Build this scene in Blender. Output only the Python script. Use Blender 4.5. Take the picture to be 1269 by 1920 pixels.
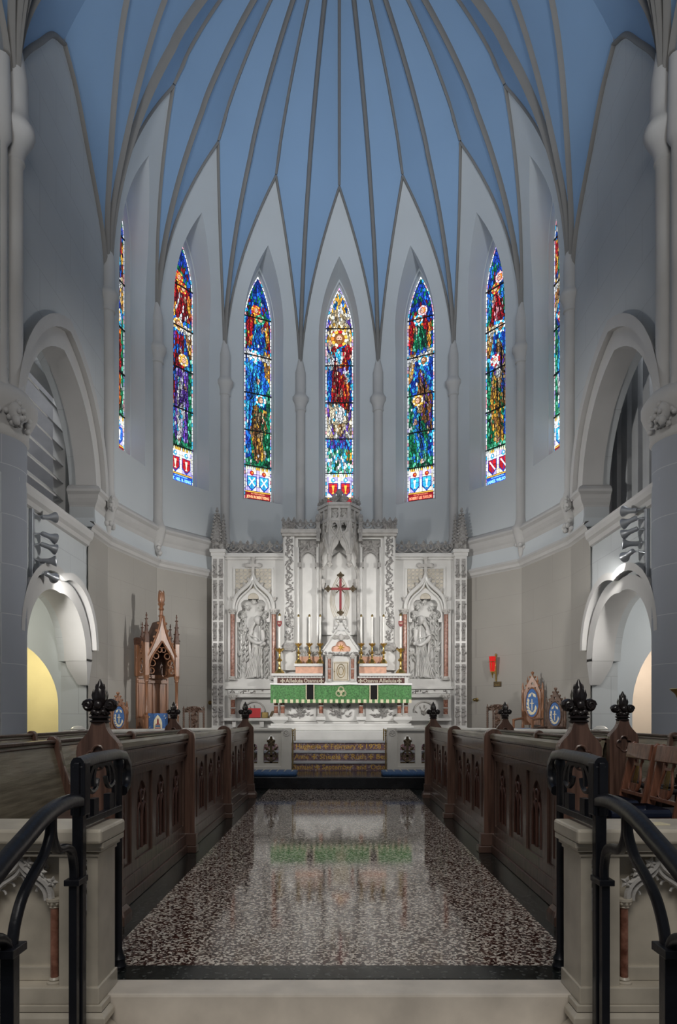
import bpy, bmesh, math, random
from mathutils import Vector, Matrix
from mathutils.geometry import tessellate_polygon
# ------------------------------------------------------------------ camera, world, lights
scn = bpy.context.scene
for o in list(bpy.data.objects): bpy.data.objects.remove(o)
col = scn.collection
PI = math.pi
EYE = 1.2            # eye height above the chancel floor (floor z = 0, X right, Y into the apse)
cam_d = bpy.data.cameras.new('camera'); cam = bpy.data.objects.new('camera', cam_d); col.objects.link(cam)
cam.location = (0, 0, EYE); cam.rotation_euler = (PI/2, 0, 0)
cam_d.sensor_fit = 'HORIZONTAL'; cam_d.sensor_width = 36; cam_d.lens = 36*1300/1269
cam_d.shift_y = 383/1269; cam_d.shift_x = -0.0012; cam_d.clip_start = 0.05
scn.camera = cam
vs = scn.view_settings
vs.view_transform = 'Standard'; vs.look = 'None'; vs.gamma = 1; vs.use_curve_mapping = False
vs.exposure = 0.25
w = bpy.data.worlds.new('world'); scn.world = w; w.use_nodes = True
bg = w.node_tree.nodes['Background']; bg.inputs[0].default_value = (0.72, 0.76, 0.84, 1); bg.inputs[1].default_value = 0.10
def lamp(name, kind, loc, target, power, color, size=0.1, **kw):
    l = bpy.data.lights.new(name, kind); l.energy = power; l.color = color
    if kind == 'AREA': l.size = size; l.shape = 'RECTANGLE'; l.size_y = kw.get('size_y', size)
    else: l.shadow_soft_size = size
    if kind == 'SPOT': l.spot_size = math.radians(kw.get('angle', 50)); l.spot_blend = kw.get('blend', .6)
    o = bpy.data.objects.new(name, l); col.objects.link(o); o.location = loc
    if target is not None: o.rotation_euler = (Vector(target)-Vector(loc)).to_track_quat('-Z', 'Y').to_euler()
    return o
SPOT_POWER = 230
lamp('nave_fill', 'AREA', (0, -2.5, 8.0), (0, 8, 1.5), 300, (1.0, 0.95, 0.88), 5, size_y=3)  # added soft fill behind the camera, stands in for general nave lighting
for q in (-1, 1):                                    # unseen fill spots, added to brighten the apse walls and vault
    lamp('apse_fill', 'SPOT', (q*3.7, 6.0, 6.4), (-q*.4, 15, 9.8), 560, (0.90, 0.95, 1.0), .35, angle=62, blend=1.0)
    lamp('vault_fill', 'SPOT', (q*3.7, 6.2, 6.8), (-q*1.2, 13.2, 14.5), 760, (0.90, 0.95, 1.0), .35, angle=75, blend=1.0)
    lamp('organ_chamber_fill', 'POINT', (q*5.5, 10.6, 7.4), None, 38, (0.95, 0.97, 1.0), .15)  # unseen fill added inside each chamber so louvres and pipes read lighter
lamp('passage_light_west', 'POINT', (-5.7, 10.2, 2.5), None, 45, (1.0, 0.93, 0.75), .12)
lamp('passage_far_west', 'POINT', (-5.7, 12.2, 2.2), None, 45, (1.0, 0.9, 0.65), .12)
lamp('passage_light_east', 'POINT', (5.7, 10.2, 2.5), None, 45, (1.0, 0.95, 0.88), .12)
lamp('passage_far_east', 'POINT', (5.7, 12.2, 2.2), None, 45, (1.0, 0.9, 0.8), .12)
# ------------------------------------------------------------------ materials
def mat(name, c, rough=.5, metal=0, var=.12, scale=3, bump=0, bscale=30, spec=.5, coat=0, stretch=None, c2=None, detail=4, emit=None):
    m = bpy.data.materials.new(name); m.use_nodes = True; nt = m.node_tree; N = nt.nodes; L = nt.links
    b = N['Principled BSDF']; b.inputs['Roughness'].default_value = rough; b.inputs['Metallic'].default_value = metal
    b.inputs['Specular IOR Level'].default_value = spec; b.inputs['Coat Weight'].default_value = coat
    tc = N.new('ShaderNodeTexCoord'); src = tc.outputs['Object']
    if stretch:
        mp = N.new('ShaderNodeMapping'); mp.inputs['Scale'].default_value = stretch; L.new(src, mp.inputs['Vector']); src = mp.outputs['Vector']
    n = N.new('ShaderNodeTexNoise'); n.inputs['Scale'].default_value = scale; n.inputs['Detail'].default_value = detail; L.new(src, n.inputs['Vector'])
    r = N.new('ShaderNodeValToRGB')
    a = tuple(max(0, x*(1-var)) for x in c); d = c2 or tuple(min(1, x*(1+var)) for x in c)
    r.color_ramp.elements[0].position = .3; r.color_ramp.elements[1].position = .7
    r.color_ramp.elements[0].color = (*a, 1); r.color_ramp.elements[1].color = (*d, 1)
    L.new(n.outputs['Fac'], r.inputs['Fac']); L.new(r.outputs['Color'], b.inputs['Base Color'])
    if bump:
        n2 = N.new('ShaderNodeTexNoise'); n2.inputs['Scale'].default_value = bscale; n2.inputs['Detail'].default_value = 3; L.new(src, n2.inputs['Vector'])
        bp = N.new('ShaderNodeBump'); bp.inputs['Strength'].default_value = bump; bp.inputs['Distance'].default_value = .02
        L.new(n2.outputs['Fac'], bp.inputs['Height']); L.new(bp.outputs['Normal'], b.inputs['Normal'])
    if emit:
        b.inputs['Emission Color'].default_value = (*emit[0], 1); b.inputs['Emission Strength'].default_value = emit[1]
    return m
def wood(name, c, c2, rough=.35, s=(2, 26, 2)):
    return mat(name, c, rough, var=.3, scale=1.6, c2=c2, stretch=s, detail=6, bump=.08, bscale=4, coat=.25)
def terrazzo(name, cols, scale, rough=.1, spec=.5):
    m = bpy.data.materials.new(name); m.use_nodes = True; nt = m.node_tree; N = nt.nodes; L = nt.links
    b = N['Principled BSDF']; b.inputs['Roughness'].default_value = rough; b.inputs['Specular IOR Level'].default_value = spec
    tc = N.new('ShaderNodeTexCoord'); v = N.new('ShaderNodeTexVoronoi'); v.inputs['Scale'].default_value = scale
    L.new(tc.outputs['Object'], v.inputs['Vector'])
    sp = N.new('ShaderNodeSeparateColor'); L.new(v.outputs['Color'], sp.inputs[0])
    r = N.new('ShaderNodeValToRGB'); r.color_ramp.interpolation = 'CONSTANT'
    while len(r.color_ramp.elements) < len(cols): r.color_ramp.elements.new(.5)
    for e, (p, c) in zip(r.color_ramp.elements, cols): e.position = p; e.color = (*c, 1)
    L.new(sp.outputs[0], r.inputs['Fac']); L.new(r.outputs['Color'], b.inputs['Base Color'])
    return m
def blockwall(name, c, joint):                    # plaster lined out as ashlar, with fine joints
    m = mat(name, c, .75, var=.05, scale=.8, bump=.03, bscale=14)
    nt = m.node_tree; N = nt.nodes; L = nt.links; b = N['Principled BSDF']
    tc = N.new('ShaderNodeTexCoord'); sx = N.new('ShaderNodeSeparateXYZ'); L.new(tc.outputs['Object'], sx.inputs[0])
    ad = N.new('ShaderNodeMath'); ad.operation = 'ADD'; L.new(sx.outputs['X'], ad.inputs[0]); L.new(sx.outputs['Y'], ad.inputs[1])
    cb = N.new('ShaderNodeCombineXYZ'); L.new(ad.outputs[0], cb.inputs['X']); L.new(sx.outputs['Z'], cb.inputs['Y'])
    br = N.new('ShaderNodeTexBrick'); L.new(cb.outputs[0], br.inputs['Vector']); br.inputs['Scale'].default_value = 1
    br.inputs['Brick Width'].default_value = 1.1; br.inputs['Row Height'].default_value = .62; br.inputs['Mortar Size'].default_value = .005
    br.inputs['Color1'].default_value = (0, 0, 0, 1); br.inputs['Color2'].default_value = (0, 0, 0, 1); br.inputs['Mortar'].default_value = (1, 1, 1, 1)
    mx = N.new('ShaderNodeMix'); mx.data_type = 'RGBA'; L.new(br.outputs['Color'], mx.inputs['Factor'])
    old = b.inputs['Base Color'].links[0].from_socket; L.new(old, mx.inputs['A']); mx.inputs['B'].default_value = (*joint, 1)
    L.new(mx.outputs['Result'], b.inputs['Base Color'])
    return m
def glassmat(name, strength):
    m = bpy.data.materials.new(name); m.use_nodes = True; nt = m.node_tree; N = nt.nodes; L = nt.links
    b = N['Principled BSDF']; a = N.new('ShaderNodeAttribute'); a.attribute_name = 'pane'
    n = N.new('ShaderNodeTexNoise'); n.inputs['Scale'].default_value = 22; tc = N.new('ShaderNodeTexCoord'); L.new(tc.outputs['Object'], n.inputs['Vector'])
    mr = N.new('ShaderNodeMapRange'); mr.inputs['From Min'].default_value = .25; mr.inputs['From Max'].default_value = .75
    mr.inputs['To Min'].default_value = .55*strength; mr.inputs['To Max'].default_value = 1.4*strength
    L.new(n.outputs['Fac'], mr.inputs['Value']); L.new(a.outputs['Color'], b.inputs['Base Color'])
    L.new(a.outputs['Color'], b.inputs['Emission Color']); L.new(mr.outputs['Result'], b.inputs['Emission Strength'])
    b.inputs['Roughness'].default_value = .3
    return m
Mt = dict(
    wall=mat('white_plaster', (.495, .53, .555), .8, var=.04, scale=.7, bump=.04, bscale=10),
    lower=blockwall('taupe_plaster', (.32, .305, .28), (.285, .27, .25)),
    block=blockwall('grey_ashlar_plaster', (.45, .475, .49), (.36, .37, .39)),
    pier=blockwall('slate_grey_plaster', (.29, .31, .35), (.42, .43, .46)),
    trim=mat('stone_trim', (.46, .455, .45), .7, var=.05, scale=2, bump=.04, bscale=20),
    rib=mat('rib_paint', (.215, .208, .198), .7, var=.04),
    blue=mat('vault_blue', (.225, .355, .54), .8, var=.03, scale=.5),
    yellow=mat('yellow_plaster', (.62, .54, .30), .8, var=.04),
    beige=mat('beige_plaster', (.62, .52, .42), .8, var=.04),
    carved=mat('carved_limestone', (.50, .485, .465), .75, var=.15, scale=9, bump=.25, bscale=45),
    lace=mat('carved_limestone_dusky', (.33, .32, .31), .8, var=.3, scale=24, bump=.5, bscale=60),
    marble=mat('white_marble', (.62, .615, .60), .3, var=.10, scale=2.5, bump=.02, bscale=8, detail=8),
    cream=mat('cream_marble', (.52, .475, .395), .3, var=.20, scale=5, detail=10),
    railm=mat('pale_rail_marble', (.56, .545, .51), .3, var=.10, scale=4, detail=9),
    step=mat('veined_marble', (.70, .64, .56), .28, var=.16, scale=5, detail=9),
    redm=mat('red_marble', (.23, .085, .055), .22, var=.45, scale=22, detail=8, c2=(.42, .20, .14)),
    pinkm=mat('pink_marble', (.62, .36, .26), .28, var=.18, scale=12, detail=8),
    gold=mat('brass', (.62, .43, .13), .28, 1, var=.15, scale=8),
    darkgold=mat('antique_brass', (.30, .22, .09), .38, 1, var=.3, scale=14),
    bronze=mat('bronze_grille', (.10, .075, .045), .5, .6, var=.3, scale=14),
    iron=mat('black_iron', (.012, .013, .018), .34, .2, var=.2, scale=10, bump=.06, bscale=40),
    oak=wood('dark_oak', (.080, .044, .034), (.15, .09, .07)),
    oakend=wood('oak_pew_end', (.10, .052, .038), (.17, .095, .07), .32, (26, 26, 1.6)),
    oakred=wood('oak_tracery', (.080, .034, .026), (.13, .06, .045)),
    oakblack=mat('ebonised_oak', (.018, .013, .013), .28, var=.3, scale=12, coat=.3),
    pewback=wood('worn_olive_wood', (.21, .175, .12), (.33, .29, .205), .4, (24, 1.5, 24)),
    throne=wood('red_oak', (.17, .072, .034), (.29, .135, .07), .33, (26, 26, 1.6)),
    thronedark=mat('carved_dark_oak', (.075, .033, .02), .45, var=.4, scale=20, bump=.3, bscale=50),
    chairwood=wood('chair_mahogany', (.19, .075, .045), (.30, .13, .08), .3, (26, 26, 1.6)),
    carvchair=mat('carved_walnut', (.10, .058, .04), .45, var=.4, scale=25, bump=.4, bscale=60),
    bluefab=mat('blue_needlepoint', (.05, .13, .33), .8, var=.25, scale=40, bump=.2, bscale=150),
    kneel=mat('blue_kneeler_fabric', (.03, .09, .22), .6, var=.2, scale=30, bump=.15, bscale=120),
    navy=mat('navy_vinyl', (.012, .018, .04), .32, var=.2, scale=10),
    creamfab=mat('cream_thread', (.66, .60, .42), .8, var=.15, scale=40),
    green=mat('green_brocade', (.065, .20, .06), .6, var=.5, scale=34, bump=.2, bscale=120, detail=8),
    black=mat('black_velvet', (.002, .002, .002), .9),
    linen=mat('white_linen', (.78, .78, .78), .8, var=.03),
    candle=mat('white_wax', (.82, .81, .78), .4, var=.02),
    redpaint=mat('red_enamel', (.20, .004, .012), .35, var=.2, scale=20),
    maroon=mat('maroon_marble', (.085, .034, .026), .3, var=.3, scale=14, detail=8),
    redbook=mat('red_book_cloth', (.50, .016, .022), .5),
    ruby=mat('ruby_glass', (.45, .012, .012), .15, var=.1, emit=((.9, .02, .015), .28)),
    flame=mat('flame', (1, .5, .2), .5, emit=((1, .45, .15), 4)),
    bulb=mat('lit_lamp_face', (1, 1, 1), .5, emit=((1, .98, .95), 2.2)),
    steel=mat('grey_lamp_housing', (.34, .36, .39), .35, .5),
    mosaic=terrazzo('purple_mosaic', [(0, (.12, .07, .08)), (.35, (.20, .11, .11)), (.65, (.15, .10, .15)), (.85, (.34, .27, .25))], 40, .4),
    mgold=terrazzo('gold_mosaic', [(0, (.50, .30, .06)), (.5, (.62, .42, .12)), (.8, (.36, .20, .05))], 60, .35),
    nosing=mat('grey_marble_nosing', (.40, .41, .44), .25, var=.1, scale=6),
    terr=terrazzo('speckled_terrazzo', [(0, (.030, .013, .011)), (.30, (.085, .035, .028)), (.52, (.13, .085, .07)), (.60, (.48, .42, .36)), (.78, (.74, .68, .60))], 84, .065),
    terrdark=terrazzo('black_terrazzo', [(0, (.010, .012, .011)), (.5, (.020, .023, .021)), (.9, (.07, .075, .07))], 70, .16, .3),
    blackstone=mat('black_marble', (.012, .013, .015), .15, var=.3, scale=6),
    lead=mat('lead_came', (.006, .006, .008), .6),
    glass=glassmat('stained_glass', 1.1),
    pipe=mat('grey_organ_pipe', (.33, .34, .35), .5, var=.08),
    louvre=mat('louvre_paint', (.55, .55, .54), .7, var=.04),
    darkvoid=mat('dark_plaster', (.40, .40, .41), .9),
    bulbglow=mat('horn_brass', (.70, .55, .22), .3, .7),
)
# ------------------------------------------------------------------ mesh helpers
X, Y, Z = Vector((1, 0, 0)), Vector((0, 1, 0)), Vector((0, 0, 1))
ORG = {}
def V3(*a): return Vector(a)
class MB:
    def __init__(s): s.v = []; s.f = []
    def add(s, vs, fs):
        k = len(s.v); s.v += [Vector(p) for p in vs]; s.f += [tuple(i+k for i in f) for f in fs]; return s
    def obox(s, O, U, V, W, u, v, t):
        O = Vector(O); P = [O+U*a+V*b+W*c for c in t for b in v for a in u]
        return s.add(P, [(0, 2, 3, 1), (4, 5, 7, 6), (0, 1, 5, 4), (2, 6, 7, 3), (0, 4, 6, 2), (1, 3, 7, 5)])
    def box(s, x0, x1, y0, y1, z0, z1): return s.obox((0, 0, 0), X, Y, Z, (x0, x1), (y0, y1), (z0, z1))
    def prism(s, poly, O, U, V, W, w0, w1, holes=()):
        O = Vector(O); loops = [list(poly)]+[list(h) for h in holes]; flat = [p for l in loops for p in l]; n = len(flat)
        P = [O+U*a+V*b+W*w0 for a, b in flat]+[O+U*a+V*b+W*w1 for a, b in flat]
        if holes: tri = [tuple(t) for t in tessellate_polygon([[Vector((a, b, 0)) for a, b in l] for l in loops])]
        else: tri = [tuple(range(n))]
        F = [tuple(reversed(t)) for t in tri]+[tuple(i+n for i in t) for t in tri]
        k = 0
        for l in loops:
            m = len(l)
            F += [(k+i, k+(i+1) % m, n+k+(i+1) % m, n+k+i) for i in range(m)]; k += m
        return s.add(P, F)
    def tube(s, path, r, n=8, prof=None, up=None, closed=False, caps=True):
        path = [Vector(p) for p in path]; m = len(path)
        rr = r if isinstance(r, (list, tuple)) else [r]*m
        prof = prof or [(math.cos(2*PI*i/n), math.sin(2*PI*i/n)) for i in range(n)]; q = len(prof)
        P = []; side = None
        for i, p in enumerate(path):
            if closed: t = path[(i+1) % m]-path[i-1]
            else: t = path[min(i+1, m-1)]-path[max(i-1, 0)]
            if t.length < 1e-9: t = Vector((0, 0, 1))
            t.normalize()
            if up is not None:
                u = Vector(up(p) if callable(up) else up); u = u-t*u.dot(t)
                if u.length < 1e-6: u = t.orthogonal()
                u.normalize(); sd = t.cross(u)
            else:
                if side is None: side = t.orthogonal().normalized()
                sd = side-t*side.dot(t); sd.normalize(); u = sd.cross(t)
            side = sd
            for a, b in prof: P.append(p+sd*a*rr[i]+u*b*rr[i])
        F = []
        for i in range(m if closed else m-1):
            j = (i+1) % m
            F += [(i*q+k, i*q+(k+1) % q, j*q+(k+1) % q, j*q+k) for k in range(q)]
        if caps and not closed: F += [tuple(reversed(range(q))), tuple(range((m-1)*q, m*q))]
        return s.add(P, F)
    def lathe(s, O, prof, n=12, A=None, U=None, V=None, phase=0):
        O = Vector(O); A = A or Z; U = U or X; V = V or Y; P = []; m = len(prof)
        for r, z in prof:
            P += [O+A*z+U*(r*math.cos(2*PI*k/n+phase))+V*(r*math.sin(2*PI*k/n+phase)) for k in range(n)]
        F = [(i*n+k, i*n+(k+1) % n, (i+1)*n+(k+1) % n, (i+1)*n+k) for i in range(m-1) for k in range(n)]
        F += [tuple(reversed(range(n))), tuple(range((m-1)*n, m*n))]
        return s.add(P, F)
    def ell(s, O, rx, ry, rz, n=10, m=6, R=None):
        O = Vector(O); P = []
        for i in range(1, m):
            a = PI*i/m
            for k in range(n):
                p = Vector((rx*math.sin(a)*math.cos(2*PI*k/n), ry*math.sin(a)*math.sin(2*PI*k/n), -rz*math.cos(a)))
                P.append(O+(R @ p if R else p))
        b = Vector((0, 0, -rz)); t = Vector((0, 0, rz))
        P += [O+(R @ b if R else b), O+(R @ t if R else t)]; q = (m-1)*n
        F = [(i*n+k, i*n+(k+1) % n, (i+1)*n+(k+1) % n, (i+1)*n+k) for i in range(m-2) for k in range(n)]
        F += [(q, (k+1) % n, k) for k in range(n)]+[(q+1, (m-2)*n+k, (m-2)*n+(k+1) % n) for k in range(n)]
        return s.add(P, F)
    def leaf(s, O, U, V, W, L, wd, h, a=0):
        u = U*math.cos(a)+V*math.sin(a); v = V*math.cos(a)-U*math.sin(a); O = Vector(O)
        P = [O-u*L*.5, O-u*.1*L+v*wd*.5, O+u*.5*L+W*h*.3, O-u*.1*L-v*wd*.5, O+u*.05*L+W*h, O-u*.35*L+W*h*.5]
        return s.add(P, [(0, 5, 1), (5, 4, 1), (4, 2, 1), (0, 3, 5), (5, 3, 4), (4, 3, 2), (0, 1, 2, 3)])
    def loft(s, rows, closed=False):
        n = len(rows[0]); P = [p for r in rows for p in r]; F = []
        for i in range(len(rows)-1):
            for k in range(n if closed else n-1):
                F.append((i*n+k, i*n+(k+1) % n, (i+1)*n+(k+1) % n, (i+1)*n+k))
        return s.add(P, F)
    def build(s, name, m, parent=None, smooth=0, bevel=0, local=False, norm=True):
        me = bpy.data.meshes.new(name); off = ORG.get(parent, Vector()) if (parent and not local) else Vector()
        me.from_pydata([tuple(p-off) for p in s.v], [], s.f); me.update()
        if norm:
            b = bmesh.new(); b.from_mesh(me); bmesh.ops.recalc_face_normals(b, faces=b.faces); b.to_mesh(me); b.free()
        if smooth:
            for p in me.polygons: p.use_smooth = True
            me.set_sharp_from_angle(angle=math.radians(smooth))
        me.materials.append(Mt[m] if isinstance(m, str) else m)
        o = bpy.data.objects.new(name, me); col.objects.link(o)
        if parent: o.parent = parent; ORG[o] = off
        if bevel:
            bv = o.modifiers.new('bevel', 'BEVEL'); bv.width = bevel; bv.segments = 2; bv.limit_method = 'ANGLE'; bv.angle_limit = math.radians(40)
        return o
def thing(name, label, cat, loc=(0, 0, 0), rz=0, group=None):
    o = bpy.data.objects.new(name, None); col.objects.link(o); o.empty_display_size = .1
    o.location = loc; o.rotation_euler = (0, 0, rz); ORG[o] = Vector(loc); return tag(o, label, cat, group)
def tag(o, label, cat, group=None):
    o['label'] = label; o['category'] = cat
    if group: o['group'] = group
    return o
def struct(o): o['kind'] = 'structure'; return o
KIDS = lambda o: [c for c in bpy.data.objects if c.parent == o]
def dup(o, loc, label=None, rz=None, parent=None):
    c = o.copy(); col.objects.link(c)
    if parent is not None: c.parent = parent
    else:
        c.location = loc
        if rz is not None: c.rotation_euler = (0, 0, rz)
        if label: c['label'] = label
    for ch in KIDS(o): dup(ch, None, parent=c)
    return c
def lerp(a, b, t): return a+(b-a)*t
def bez(p0, p1, p2, p3, n=10):
    out = []
    for i in range(n+1):
        t = i/n; u = 1-t
        out.append(tuple(u**3*a+3*u*u*t*b+3*u*t*t*c+t**3*d for a, b, c, d in zip(p0, p1, p2, p3)))
    return out
def spline(pts, n=8):                              # Catmull-Rom
    pts = [Vector(p) for p in pts]; P = [pts[0]*2-pts[1]]+pts+[pts[-1]*2-pts[-2]]; out = []
    for i in range(1, len(P)-2):
        for k in range(n):
            t = k/n; a, b, c, d = P[i-1:i+3]
            out.append(.5*((2*b)+(c-a)*t+(2*a-5*b+4*c-d)*t*t+(3*b-a-3*c+d)*t**3))
    return out+[pts[-1]]
def resample(pts, n):
    pts = [Vector(p) for p in pts]; L = [0]
    for a, b in zip(pts, pts[1:]): L.append(L[-1]+(b-a).length)
    out = []; j = 0
    for i in range(n+1):
        s = L[-1]*i/n
        while j < len(L)-2 and L[j+1] < s: j += 1
        d = L[j+1]-L[j]; out.append(pts[j].lerp(pts[j+1], (s-L[j])/d if d > 1e-9 else 0))
    return out
def pointed(c, w, zs, za, n=8):                    # right springing -> apex -> left springing
    h = za-zs; R = (w*w+h*h)/(2*w); th = math.acos(max(-1, min(1, (R-w)/R)))
    r = [(c+w-R+R*math.cos(th*i/n), zs+R*math.sin(th*i/n)) for i in range(n+1)]
    return r+[(2*c-x, z) for x, z in reversed(r[:-1])]
def lancet(c, w, z0, zs, za, n=8): return [(c+w, z0)]+pointed(c, w, zs, za, n)+[(c-w, z0)]
def ogee(c, w, zs, za, n=8):
    h = za-zs; r = bez((w, 0), (w*1.02, h*.62), (w*.12, h*.52), (0, h), n)
    r = [(c+x, zs+z) for x, z in r]
    return r+[(2*c-x, z) for x, z in reversed(r[:-1])]
def trefoil(c, w, z0, h):                          # cusped lancet opening
    r = [(w, 0), (w, .5*h)]+bez((w, .5*h), (w*1.02, .66*h), (w*.8, .74*h), (w*.5, .68*h), 5)[1:]+bez((w*.5, .68*h), (w*.72, .84*h), (w*.4, .95*h), (0, h), 6)[1:]
    r = [(c+x, z0+z) for x, z in r]
    return r+[(2*c-x, z) for x, z in reversed(r[:-1])]
def circ(c, z, r, n=16): return [(c+r*math.cos(2*PI*i/n), z+r*math.sin(2*PI*i/n)) for i in range(n)]
def quatrefoil(c, z, r, n=6):
    out = []
    for k in range(4):
        a0 = k*PI/2; cx = c+.5*r*math.cos(a0); cz = z+.5*r*math.sin(a0)
        out += [(cx+.52*r*math.cos(a0+t), cz+.52*r*math.sin(a0+t)) for t in [lerp(-1.75, 1.75, i/n) for i in range(n+1)]]
    return out
def foliage(mb, O, U, V, W, u, v, n, size, h, seed):   # carved leaves filling a rectangle
    rg = random.Random(seed)
    for i in range(n):
        a = rg.uniform(*u); b = rg.uniform(*v); s = size*rg.uniform(.7, 1.3)
        mb.leaf(Vector(O)+U*a+V*b, U, V, W, s, s*.55, h*rg.uniform(.6, 1.2), rg.uniform(0, 6.28))
    return mb
def vine(mb, O, U, V, W, w, z0, z1, seed, pitch=.3):    # scrolling stem with leaves in a strip
    rg = random.Random(seed); n = max(8, int((z1-z0)/pitch*10)); O = Vector(O)
    pts = [O+U*(w*.34*math.sin(2*PI*(z0+(z1-z0)*i/n)/pitch))+V*lerp(z0, z1, i/n)+W*.012 for i in range(n+1)]
    mb.tube(pts, .013, 5)
    k = int((z1-z0)/(pitch*.16))
    for i in range(k):
        z = lerp(z0, z1, (i+.5)/k); s = rg.uniform(.07, .11)
        mb.leaf(O+U*rg.uniform(-.36, .36)*w+V*z, U, V, W, s, s*.6, .03, rg.uniform(0, 6.28))
    return mb
def pinnacle(mb, O, w, h, n=4, crock=4, phase=PI/4):    # crocketed spire
    O = Vector(O); mb.lathe(O, [(w*.72, 0), (w*.66, h*.04), (w*.10, h*.86), (w*.05, h*.9)], n, phase=phase)
    for k in range(crock):
        t = .10+.68*k/max(1, crock-1); r = w*.66*(1-t*.9)
        for q in range(4):
            a = PI/4+q*PI/2 if phase else q*PI/2
            mb.ell(O+V3(math.cos(a)*r*1.12, math.sin(a)*r*1.12, h*t), w*.17, w*.17, w*.14, 6, 4)
    mb.ell(O+V3(0, 0, h*.9), w*.2, w*.2, h*.04, 8, 5); mb.ell(O+V3(0, 0, h*.96), w*.12, w*.12, h*.045, 8, 5)
    return mb
def text_polys(txt, size, ext=.003, bold=0):
    c = bpy.data.curves.new('t', 'FONT'); c.body = txt; c.size = size; c.extrude = ext; c.offset = bold; c.align_x = 'CENTER'; c.align_y = 'CENTER'; c.resolution_u = 2
    o = bpy.data.objects.new('t', c); col.objects.link(o); bpy.context.view_layer.update()
    me = bpy.data.meshes.new_from_object(o.evaluated_get(bpy.context.evaluated_depsgraph_get()))
    v = [p.co.copy() for p in me.vertices]; f = [tuple(p.vertices) for p in me.polygons]
    bpy.data.objects.remove(o); bpy.data.curves.remove(c); bpy.data.meshes.remove(me)
    return v, f
def text(mb, txt, O, U, V, W, size, width=None, bold=0, ext=.003):
    v, f = text_polys(txt, size, ext, bold); O = Vector(O)
    if width:
        w = max(p.x for p in v)-min(p.x for p in v); k = width/w
    else: k = 1
    return mb.add([O+U*p.x*k+V*p.y+W*p.z for p in v], f)
def patee(mb, O, U, V, W, r, t=.006):              # small spread-armed cross
    O = Vector(O)
    for k in range(4):
        a = k*PI/2; u = U*math.cos(a)+V*math.sin(a); v = V*math.cos(a)-U*math.sin(a)
        mb.prism([(.05*r, -.12*r), (r, -.42*r), (.86*r, 0), (r, .42*r), (.05*r, .12*r)], O, u, v, W, 0, t)
    return mb
# ------------------------------------------------------------------ the apse shell
CY = 12.42; RC = 4.18; HA = math.radians(180/14); AP = RC*math.cos(HA); TH = math.tan(HA)
ZS, ZA, ZCR = 8.95, 13.15, 16.4                     # springing, lunette apex, crown of the vault
def nrm(k): a = 2*HA*k; return Vector((math.sin(a), math.cos(a), 0))
def lat(k): a = 2*HA*k; return Vector((math.cos(a), -math.sin(a), 0))
def fp(k, u, r, z): return Vector((0, CY, z))+nrm(k)*r+lat(k)*u
def rface(z): return AP if z < 8.7 else AP-.83*((min(z, ZA)-8.7)/(ZA-8.7))**2.7
def uform(z):
    if z <= ZS: return rface(z)*TH
    R = (.93**2+(ZA-ZS)**2)/(2*.93); return min(rface(z)*TH, max(0, .93-R+math.sqrt(max(0, R*R-(z-ZS)**2))))
def vdir(i): a = 2*HA*(i-.5)-6*HA; return Vector((math.sin(a), math.cos(a), 0))     # i = 0..7, vertices left to right
def vp(i, r, z): return Vector((0, CY, z))+vdir(i)*r
# embrasure and glass outlines in facet coordinates, matched point by point
E0, ES, EA, EW = 6.18, 10.15, 11.92, .49
G0, GS, GA, GW = 6.32, 10.45, 11.62, .335
def outline(w, z0, zs, za, n=14):
    r = [(w, lerp(z0, zs, i/10)) for i in range(10)]+pointed(0, w, zs, za, n)
    return r+[(-w, lerp(zs, z0, (i+1)/10)) for i in range(10)]
EO = outline(EW, E0, ES, EA); GO = outline(GW, G0, GS, GA); MO = outline(.40, 6.25, 10.3, 11.76)
def ehalf(z):
    pts = EO[:25]
    if z < E0 or z >= EA: return 0
    for (a, b), (c, d) in zip(pts, pts[1:]):
        if b <= z <= d: return lerp(a, c, (z-b)/(d-b) if d > b else 0)
    return 0
mb = MB()
zl = sorted(set([5.0, 5.6, E0]+[lerp(E0, EA, i/60) for i in range(61)]+[lerp(EA, ZA-.002, i/10) for i in range(11)]))
for k in range(-3, 4):
    lo = [z for z in zl if z <= E0]; hi = [z for z in zl if z >= EA]; mid = [z for z in zl if E0 <= z <= EA]
    for zz in (lo, hi):
        mb.loft([[fp(k, uform(z)*t, rface(z), z) for t in (-1, -.5, 0, .5, 1)] for z in zz])
    for s in (-1, 1):
        mb.loft([[fp(k, s*lerp(max(ehalf(z), 0), uform(z), t), rface(z), z) for t in (0, .4, 1)] for z in mid])
    rings = [[fp(k, u, rface(z), z) for u, z in EO], [fp(k, lerp(a, c, .62), lerp(rface(b), 4.44, .5), lerp(b, d, .62)) for (a, b), (c, d) in zip(EO, MO)],
             [fp(k, u*.99, 4.33, z) for u, z in MO], [fp(k, lerp(a, c, .45), 4.34, lerp(b, d, .45)) for (a, b), (c, d) in zip(MO, GO)],
             [fp(k, lerp(a, c, .5), 4.42, lerp(b, d, .5)) for (a, b), (c, d) in zip(MO, GO)], [fp(k, u, 4.44, z) for u, z in GO], [fp(k, u, 4.5, z) for u, z in GO]]
    mb.loft(rings, closed=True)
struct(mb.build('wall_back', 'wall', smooth=40, norm=False))
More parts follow.
